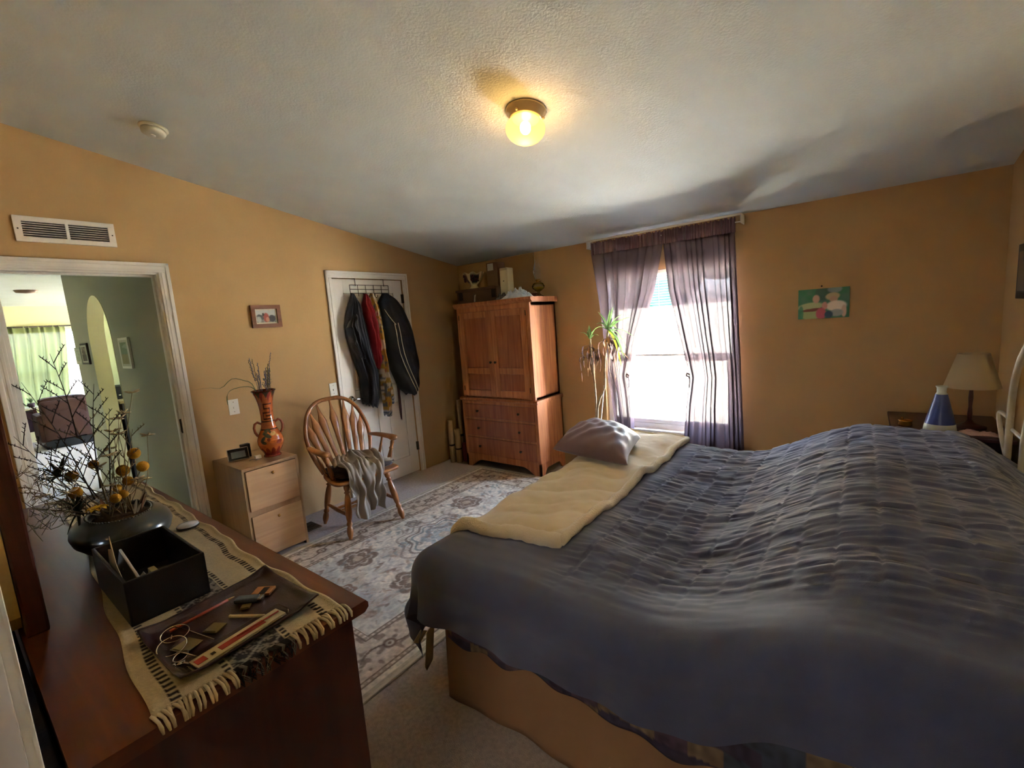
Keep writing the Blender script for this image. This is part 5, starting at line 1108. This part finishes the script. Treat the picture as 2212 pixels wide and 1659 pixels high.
# open black box with papers
bk = thing('black_box', 'open black leatherette box of papers between tray and flower bowl', 'box', (2.205, .30, DT+.004))
M = Matrix.Rotation(math.radians(0), 4, 'Z'); BLL = mat('black_leatherette', (22, 18, 20), .45, bump=.2, bscale=300)
x0, x1, y0, y1, zt = 2.04, 2.378, .212, .384, DT+.120
MB().box((x0, y0, DT+.004), (x1, y1, DT+.012), .002).build('base', BLL, bk)
for p, q in [((x0, y0, DT+.004), (x0+.008, y1, zt)), ((x1-.008, y0, DT+.004), (x1, y1, zt)), ((x0, y0, DT+.004), (x1, y0+.008, zt)), ((x0, y1-.008, DT+.004), (x1, y1, zt))]: MB().box(p, q, .003).build('side_panel', BLL, bk)
pp_ = thing('torn_envelope', 'torn white envelope poking out of the black box', 'envelope', (2.23, .25, DT+.06))
b = MB(); b.add([(2.16, .222, DT+.03), (2.33, .226, DT+.04), (2.32, .222, DT+.112), (2.27, .224, DT+.130), (2.235, .226, DT+.20), (2.215, .228, DT+.158), (2.16, .230, DT+.142)], [(0, 1, 2, 3, 4, 5, 6)]); b.build('envelope_sheet', mat('white_paper', (214, 212, 206), .8), pp_, solid=.0012)
b = MB(); b.add([(2.235, .233, DT+.05), (2.345, .262, DT+.04), (2.352, .268, DT+.095), (2.33, .262, DT+.112), (2.318, .255, DT+.098), (2.30, .252, DT+.114), (2.285, .246, DT+.1), (2.262, .243, DT+.118), (2.25, .238, DT+.108)], [tuple(range(9))]); b.build('torn_edge', mat('white_paper', (214, 212, 206), .8), pp_, solid=.0012)
dc = thing('disc_case', 'white rimmed flat case leaning in the near corner of the black box', 'case', (2.28, .235, DT+.01))
M = Matrix.Translation((2.27, .236, DT+.075)) @ Matrix.Rotation(.22, 4, 'Y') @ Matrix.Rotation(-.18, 4, 'X'); MB().box((-.075, -.003, -.055), (.075, .003, .055), .0015, M=M).build('case_shell', mat('dark_case_plastic', (52, 50, 54), .3), dc); MB().tube([M @ Vector((-.076, 0, .056)), M @ Vector((.076, 0, .056))], .0032, 8).build('white_edge', mat('white_paper', (214, 212, 206), .8), dc)
tag(MB().box((2.255, .285, DT+.013), (2.335, .30, DT+.088), .002).build('cream_notecard', mat('cream_note_paper', (196, 184, 138), .8)), 'cream note card standing inside the black box', 'card')
pu = thing('white_puck', 'small oval white gadget on the runner between bowl and dresser edge', 'gadget', (1.80, .508, DT+.006))
MB().lathe([(0, 0), (.030, 0), (.035, .006), (.033, .012), (.018, .016), (0, .017)], (1.80, .508, DT+.006), 30).build('gadget_shell', mat('glossy_white', (214, 216, 220), .15), pu)
MB().lathe([(.0355, .003), (.036, .004), (.036, .007), (.0352, .008)], (1.80, .508, DT+.006), 30, cap=False).build('seam_ring', DKMET, pu)

# flower bowl
fb = thing('ceramic_bowl', 'squat dark grey ceramic bowl with a beaded rim on the runner', 'bowl', (1.76, .335, DT+.005))
M = Matrix.Translation((1.76, .335, DT+.005)) @ Matrix.Diagonal((1.25, .92, 1, 1))
BOW = mat('dark_grey_glaze', (52, 54, 50), .28, coat=.3, col2=(44, 46, 42), nscale=4)
MB().lathe([(0, 0), (.075, 0), (.082, .004), (.115, .020), (.140, .045), (.148, .068), (.143, .088), (.125, .108), (.100, .120), (.092, .124), (.088, .120), (.092, .110), (.08, .10), (0, .098)], seg=64, M=M).build('bowl_body', BOW, fb)
b = MB()
for k in range(64): a = 2*math.pi*k/64; b.ball(M @ Vector((.096*math.cos(a), .096*math.sin(a), .123)), .0032, 6, 4)
o = b.build('beaded_rim', mat('bead_glaze', (92, 90, 78), .3), fb); o['kind'] = 'stuff'
fl = thing('dried_arrangement', 'dried arrangement of dark twigs, yellow ball flowers and white stars in the bowl', 'dried flowers', (1.76, .335, DT+.1))
o_ = MB().lathe([(0, .104), (.08, .106), (.07, .118), (.03, .124), (0, .122)], seg=30, M=M).build('moss', mat('dark_moss', (52, 38, 26), .95, col2=(90, 66, 34), nscale=40, bump=1, bscale=80), fl)
TW = mat('dark_twig', (62, 50, 42), .85); TWP = mat('pale_twig', (138, 120, 90), .85); YB = mat('billy_button_yellow', (206, 152, 34), .9, bump=.6, bscale=500, col2=(190, 130, 26), nscale=60); STAR = mat('cream_petal', (200, 184, 150), .8); FRN = mat('dark_fern', (48, 58, 38), .9); HAZ = mat('pale_dry_haze', (128, 108, 78), .9)
R4 = random.Random(12)
def rv(s): return Vector((R4.uniform(-s, s), R4.uniform(-s, s), R4.uniform(-s, s)))
def stem(p, q, r=.0016, m_=TWP, bend=.02, name='stem'):
    p, q = Vector(p), Vector(q); mid = p.lerp(q, .5)+rv(bend); MB().tube(spl([p, mid, q], 10), [r*1.2-.5*r*i/10 for i in range(11)], 5).build(name, m_, fl); return mid
base = lambda: Vector((1.76+R4.uniform(-.05, .05), .335+R4.uniform(-.035, .035), DT+.12))
for (x, y, z, r) in [(1.76, .402, 1.174, .0175), (1.79, .413, 1.128, .0165), (1.75, .366, 1.122, .0175), (1.77, .370, 1.086, .0145), (1.74, .240, 1.140, .0165), (1.76, .238, 1.088, .017), (1.80, .325, 1.045, .014), (1.79, .348, 1.050, .013), (1.72, .300, 1.16, .013), (1.74, .345, 1.063, .012)]:
    stem(base(), (x, y, z), .0015, TWP, .012); MB().ball((x, y, z), r*1.12, 14, 10).build('ball_flower', YB, fl)
q = Vector((1.80, .275, 1.020))
for k in range(9):
    a = k*.7; blade([q, q+Vector((math.cos(a)*.018, math.sin(a)*.018, .012)), q+Vector((math.cos(a)*.032, math.sin(a)*.030, .006))], .010, mat('yellow_petal', (214, 166, 30), .8), 'petal', fl, 4)
def star(p, r=.024):
    b = MB()
    for k in range(7):
        a = k*.9+R4.random(); d = Vector((math.cos(a)*.7, math.sin(a), R4.uniform(-.2, .5)))*r; b.tube([p, p+d*.6, p+d], [.0024, .0032, .0008], 4)
    b.build('star_flower', STAR, fl)
for (y, z) in [(.430, 1.385), (.397, 1.318), (.385, 1.300), (.362, 1.262), (.372, 1.25), (.335, 1.19), (.345, 1.205), (.404, 1.065), (.395, 1.09), (.41, 1.08), (.31, 1.15), (.355, 1.10), (.32, 1.09), (.446, 1.23), (.22, 1.10), (.19, 1.07), (.16, 1.11)]:
    p = Vector((1.76+R4.uniform(-.03, .03), y, z)); stem(base(), p, .0013, TWP, .015); star(p)
def twigtree(p0, p1, n, L, spread, m_, r=.0018):
    p0, p1 = Vector(p0), Vector(p1); P = spl([p0, p0.lerp(p1, .5)+rv(.012), p1], 14); MB().tube(P, [r*(1.3-i/14) for i in range(15)], 5).build('twig', m_, fl)
    ax = (p1-p0).normalized()
    for i in range(n):
        t = .25+.75*i/n; a = P[min(14, int(t*14))]; sgn = 1 if i % 2 else -1; side = Vector((R4.uniform(-.5, .5), sgn, R4.uniform(-.2, .3))).normalized(); d = (ax*.75+side*spread).normalized()*L*(1.1-.5*t)*R4.uniform(.7, 1.2)
        c = a+d; MB().tube([a, a.lerp(c, .5)+Vector((0, 0, .004)), c], [.0013, .0011, .0009], 4).build('twig', m_, fl)
        b = MB()
        for k in range(6): p = a.lerp(c, .45+.55*k/6); s_ = Vector((0, (-1)**k*.6, .6))*.006; b.tube([p, p+s_+ax*.005], [.0014, .0007], 4)
        b.build('bud_row', m_, fl)
twigtree((1.76, .31, 1.0), (1.74, .272, 1.30), 8, .12, .75, TWP, .0026)
twigtree((1.74, .272, 1.26), (1.72, .252, 1.54), 8, .09, .55, TW)
twigtree((1.75, .30, 1.08), (1.74, .338, 1.43), 9, .10, .6, TW)
twigtree((1.76, .28, 1.05), (1.74, .175, 1.46), 9, .10, .55, TW)
twigtree((1.76, .27, 1.02), (1.74, .135, 1.30), 10, .10, .5, TW)
twigtree((1.76, .29, 1.05), (1.75, .20, 1.25), 10, .09, .7, TW)
twigtree((1.76, .32, 1.05), (1.75, .36, 1.33), 7, .08, .6, TW)
twigtree((1.77, .34, 1.03), (1.76, .41, 1.26), 6, .07, .6, TWP)
twigtree((1.77, .28, 1.00), (1.76, .13, 1.15), 9, .07, .6, HAZ)
twigtree((1.79, .28, 1.00), (1.80, .14, 1.08), 9, .06, .7, HAZ)
for i in range(130):                      # pale haze and dark sprigs low at the mirror side
    p = Vector((1.77+R4.uniform(-.06, .07), R4.uniform(.125, .25), R4.uniform(1.0, 1.2))); d = rv(.03); d.y *= .8
    MB().tube([p-d, p, p+d+Vector((0, 0, .006))], [.0006, .0011, .0006], 4).build('sprig', [HAZ, HAZ, STAR, TW][i % 4], fl)
for i in range(40):
    p = Vector((1.78, .235, 1.03)) if i % 2 else Vector((1.76, .21, 1.15)); d = Vector((R4.uniform(-.5, .5), R4.uniform(-1, .6), R4.uniform(-.3, .9))).normalized()*R4.uniform(.03, .075)
    blade([p, p+d*.5+Vector((0, 0, .006)), p+d], .0045, FRN, 'fern_leaf', fl, 5)
for i in range(24):
    a = R4.uniform(0, 6.28); p = Vector((1.76+.08*math.cos(a), .335+.06*math.sin(a), DT+.122)); d = Vector((math.cos(a)*.02, math.sin(a)*.02, .03+R4.random()*.03)); blade([p, p+d*.6, p+d], .006, mat('russet_leaf', (104, 62, 30), .9) if i % 2 else HAZ, 'curled_leaf', fl, 4)

# ------------------------------------------------------------------ hall and far room beyond the doorway
HZ = 2.42
mb = MB()                                            # hall wall with an arched opening
AXL, AXR, AZ, AP = -2.40, -1.53, 1.62, 2.06
arcp = [((AXL+AXR)/2+math.cos(t)*(AXR-AXL)/2, AZ+math.sin(t)*(AP-AZ)) for t in np.linspace(0, math.pi, 25)]
mb.prism([(-T, 0), (-T, HZ), (AXR, HZ), (AXR, 0)], 1.062, 1.18, 1); mb.prism([(AXL, 0), (AXL, HZ), (-3.17, HZ), (-3.17, 0)], 1.062, 1.18, 1)
for i in range(24):
    (xa, za), (xb_, zb_) = arcp[i], arcp[i+1]; mb.prism([(xa, za), (xb_, zb_), (xb_, HZ), (xa, HZ)], 1.062, 1.18, 1)
struct(mb.build('wall_hall', HALL))
# painted lining of the arch
nu = 30; P = [(AXR, 0.0)]+arcp+[(AXL, 0.0)]; A = np.array([[(x, 1.058, z), (x, 1.184, z)] for x, z in P]); A[:, :, 0] += np.where(A[:, :, 0] < -1.96, .004, -.004)
b = MB(); b.grid(A, False); struct(b.build('trim_7', CREAMP, solid=.006, fixn=False))
mb = MB(); mb.box((-3.17, 1.18, 0), (-3.07, 3.3, HZ)); struct(mb.build('wall_niche', mat('lime_cream_paint', (196, 202, 156), .8)))
mb = MB(); mb.box((-3.17, 3.3, 1.9), (-T, 3.42, HZ)); mb.box((-3.17, 3.3, 0), (-T, 3.42, 1.3)); mb.box((-1.6, 3.3, 1.3), (-T, 3.42, 1.9)); struct(mb.build('wall_niche_back', CREAMP))
mb = MB(); mb.box((-.85, 1.18, 0), (-.80, 3.3, HZ)); struct(mb.build('wall_closet', CREAMP))
mb = MB(); mb.box((-3.0, .08, 0), (-T, .2, HZ)); struct(mb.build('wall_hall_left', HALL))
LIV = mat('living_cream_paint', (214, 204, 158), .8)
mb = MB(); WYa, WYb, WZa, WZb = -.4, 1.98, .62, 2.0
for (y0, y1, z0, z1) in [(-3.2, WYa, 0, HZ), (WYb, 4.1, 0, HZ), (WYa, WYb, 0, WZa), (WYa, WYb, WZb, HZ)]: mb.box((-8.12, y0, z0), (-8.0, y1, z1))
struct(mb.build('wall_living', LIV))
mb = MB(); mb.box((-8.12, -3.2, HZ), (-T, 4.1, HZ+.1)); struct(mb.build('ceiling_living', CEI))
mb = MB(); mb.box((-8.1, -3.2, 0), (-3, -3.1, HZ)); mb.box((-3.1, -3.1, 0), (-3.0, .2, HZ)); struct(mb.build('wall_living_left', LIV))
mb = MB(); mb.box((-8.1, 4.0, 0), (-7.2, 4.1, HZ)); mb.box((-4.2, 4.0, 0), (-3.07, 4.1, HZ)); mb.box((-7.2, 4.0, 0), (-4.2, 4.1, 1.1)); mb.box((-7.2, 4.0, 2.0), (-4.2, 4.1, HZ)); mb.box((-4.9, 4.0, 1.1), (-4.2, 4.1, 2.0)); mb.box((-3.17, 3.4, 0), (-3.07, 4.0, HZ)); struct(mb.build('wall_living_right', LIV))
w2 = bpy.data.objects.new('window_2', None); COL.objects.link(w2); w2.location = (-8, .8, WZa); struct(w2)
fr = MB()
for a, b_ in [((-8.09, WYa, WZa), (-8.04, WYa+.05, WZb)), ((-8.09, WYb-.05, WZa), (-8.04, WYb, WZb)), ((-8.09, WYa, WZa), (-8.04, WYb, WZa+.05)), ((-8.09, WYa, WZb-.05), (-8.04, WYb, WZb)), ((-8.09, .70, WZa), (-8.04, .76, WZb)), ((-8.09, WYa, 1.22), (-8.04, WYb, 1.27))]: fr.box(a, b_, .003)
fr.build('window_frame', VINYL, w2); MB().box((-8.07, WYa+.05, WZa+.05), (-8.066, WYb-.05, WZb-.05)).build('pane', GL, w2)
lc = thing('living_curtain', 'pale green sheer curtain over the bright window of the far room', 'curtain', (-7.9, .8, .7))
u = np.linspace(0, 1, 240)[:, None]; z = np.linspace(.62, 2.06, 10)[None, :]; ph = u*2*math.pi*24
b = MB(); b.grid(np.stack([-7.9+.035*np.sin(ph+.6*np.sin(u*30))+0*z, -.6+2.30*u+.02*np.sin(ph*.5)-.10*u*np.clip(1.9-z, 0, 1), z+0*u], -1)); b.build('curtain_cloth', sheer('pale_green_voile', (132, 138, 92), .986, .12), lc, fixn=False)
MB().tube([(-7.88, -.7, 2.05), (-7.88, 1.95, 2.05)], .014, 8).build('curtain_rod', DKMET, lc)
rc = thing('armchair', 'brown recliner turned away at the far end of the hall', 'armchair', (-6.85, 1.33, 0))
BR = mat('brown_upholstery', (66, 36, 24), .85)
n = 30; uu = np.linspace(-1, 1, n)[:, None]; vv = np.linspace(0, 1, n)[None, :]
yy = 1.33+uu*(.30-.02*vv)+0*vv; zz = .17+.68*vv-.03*uu**4*vv; xx = -6.60+.05*np.sqrt(np.clip(1-uu**4, 0, 1))*np.sin(math.pi*np.clip(vv, .04, .96))**.4-.10*vv
b = MB(); b.grid(np.stack([xx, yy, zz], -1)); b.grid(np.stack([xx*0-6.80-.10*vv+0*uu, yy, zz], -1)[::-1]); b.grid(np.stack([np.stack([xx[:, -1], yy[:, -1], zz[:, -1]], -1), np.stack([xx[:, -1]*0-6.90, yy[:, -1], zz[:, -1]], -1)], 1))
b.box((-6.78, 1.04, .18), (-6.62, 1.62, .8), .05); b.build('backrest', BR, rc, fixn=False)
for y in (1.02, 1.56): MB().box((-7.35, y-.04, .12), (-6.72, y+.10, .58), .05).build('arm', BR, rc)
MB().box((-7.35, 1.08, .15), (-6.72, 1.56, .42), .05).build('seat', BR, rc); MB().box((-7.3, 1.03, 0), (-6.75, 1.61, .14), .01).build('base', BLKP, rc)
tb_ = thing('side_table', 'dark side table with a pale top below the far window', 'table', (-7.65, .84, 0))
MB().box((-7.88, .50, .64), (-7.42, 1.13, .665), .006).build('table_top', mat('pale_top', (204, 198, 178), .5), tb_)
for x in (-7.84, -7.46):
    for y in (.55, 1.05): MB().box((x-.02, y-.02, 0), (x+.02, y+.02, .64), .004).build('leg', MAH, tb_)
MB().box((-7.84, .55, .25), (-7.46, 1.08, .60), .01).build('drawer_case', mat('dark_plum_wood', (54, 30, 40), .5), tb_)
for (y, lab) in ((.90, 'small dark potted plant on the pale side table'), (1.04, 'small potted plant on the side table nearest the recliner')):
    t = thing('potted_plant', lab, 'plant', (-7.6, y, .665)); MB().lathe([(0, 0), (.035, 0), (.05, .07), (.045, .07), (0, .06)], (-7.6, y, .665), 18).build('pot', mat('plum_pot', (74, 44, 54), .6), t)
    for i in range(14):
        a = i*2.4; p = Vector((-7.6, y, .73)); d = Vector((math.cos(a)*.05, math.sin(a)*.06, .05+.06*random.random())); blade([p, p+d*.6+Vector((0, 0, .02)), p+d], .010, mat('pot_leaf', (96, 120, 72), .7), 'leaf', t, 5)
nc = thing('niche_cabinet', 'low dark cabinet seen through the arched opening', 'cabinet', (-2.8, 1.4, 0))
MB().box((-3.06, 1.22, 0), (-2.45, 1.62, .97), .004).build('cabinet_case', mat('near_black_wood', (26, 20, 22), .5), nc); MB().box((-3.06, 1.205, .97), (-2.43, 1.63, 1.0), .004).build('cabinet_top', mat('tan_top_board', (150, 132, 96), .6), nc)
sb = thing('stereo_box', 'black device with a small white badge on the arch cabinet', 'device', (-2.85, 1.36, 1.0))
MB().box((-3.02, 1.24, 1.0), (-2.70, 1.5, 1.14), .006).build('device_body', BLKP, sb); MB().ball((-2.698, 1.27, 1.045), .012, 10, 6, (.15, 1, .5)).build('badge', WPL, sb)
hp = thing('plant_hanger', 'small ornament hanging from a bracket seen through the arch', 'ornament', (-3.0, 1.40, 1.5))
MB().tube([(-3.07, 1.40, 1.86), (-2.9, 1.40, 1.87), (-2.9, 1.40, 1.83)], .006, 6).build('bracket', DKMET, hp); MB().tube([(-2.9, 1.40, 1.84), (-2.9, 1.40, 1.6)], .003, 5).build('cord', DKMET, hp); MB().lathe([(0, -.07), (.02, -.05), (.028, -.02), (.012, .02), (.016, .05), (0, .07)], (-2.9, 1.40, 1.54), 16).build('charm', mat('dark_clay', (70, 52, 40), .6), hp)
def hallpic(x0, x1, z0, z1, lab, fm_, cols):
    t = thing('hall_picture', lab, 'picture', ((x0+x1)/2, 1.06, z0)); MB().box((x0, 1.044, z0), (x1, 1.062, z1), .003).build('frame', fm_, t)
    def fn(U, V):
        n = vnoise(U*5, V*8, int(abs(x0*31))); return layers(cols[0], U, V, [(n > .5, cols[1], .8), (V < .45, cols[2], .8), ((U < .1)+(U > .9)+(V < .07)+(V > .93) > 0, (196, 194, 178), 1)])
    paint_panel('print', (x0+.02, 1.0435, z0+.02), (x1-x0-.04, 0, 0), (0, 0, z1-z0-.04), 24, 30, fn, t)
hallpic(-1.28, -.99, 1.375, 1.635, 'white framed landscape print on the hall wall just outside the bedroom doorway', WHT, [(150, 164, 140), (110, 130, 96), (150, 132, 84)])
hallpic(-3.14, -2.86, 1.41, 1.595, 'pale framed picture near the end of the hall wall', mat('pale_grey_frame', (170, 176, 160), .6), [(170, 180, 160), (140, 150, 130), (160, 168, 150)])
hallpic(-2.82, -2.52, 1.41, 1.63, 'dark framed picture right beside the arched opening', mat('dark_frame', (48, 32, 24), .5), [(90, 70, 60), (150, 140, 120), (60, 44, 40)])
mb = MB().lathe([(0, 0), (.12, 0), (.10, -.03), (.0, -.04)], (-5.2, 1.0, HZ), 24); tag(mb.build('ceiling_fixture', mat('frosted_brown', (120, 90, 70), .5)), 'small round fixture on the ceiling of the far room', 'ceiling light')
struct(MB().box((-7.2, 4.04, 1.1), (-4.9, 4.045, 2.0)).build('living_fill_window', GL)); struct(MB().box((-3.07, 3.35, 1.3), (-1.6, 3.355, 1.9)).build('niche_fill_window', GL))  # two unseen windows, added to light the far room and the arch niche
portal('niche_portal', (-2.35, 3.46, 1.6), (math.radians(-90), 0, 0), 1.5, .6); portal('living_side_portal', (-6.05, 4.14, 1.55), (math.radians(-90), 0, 0), 2.3, .9)
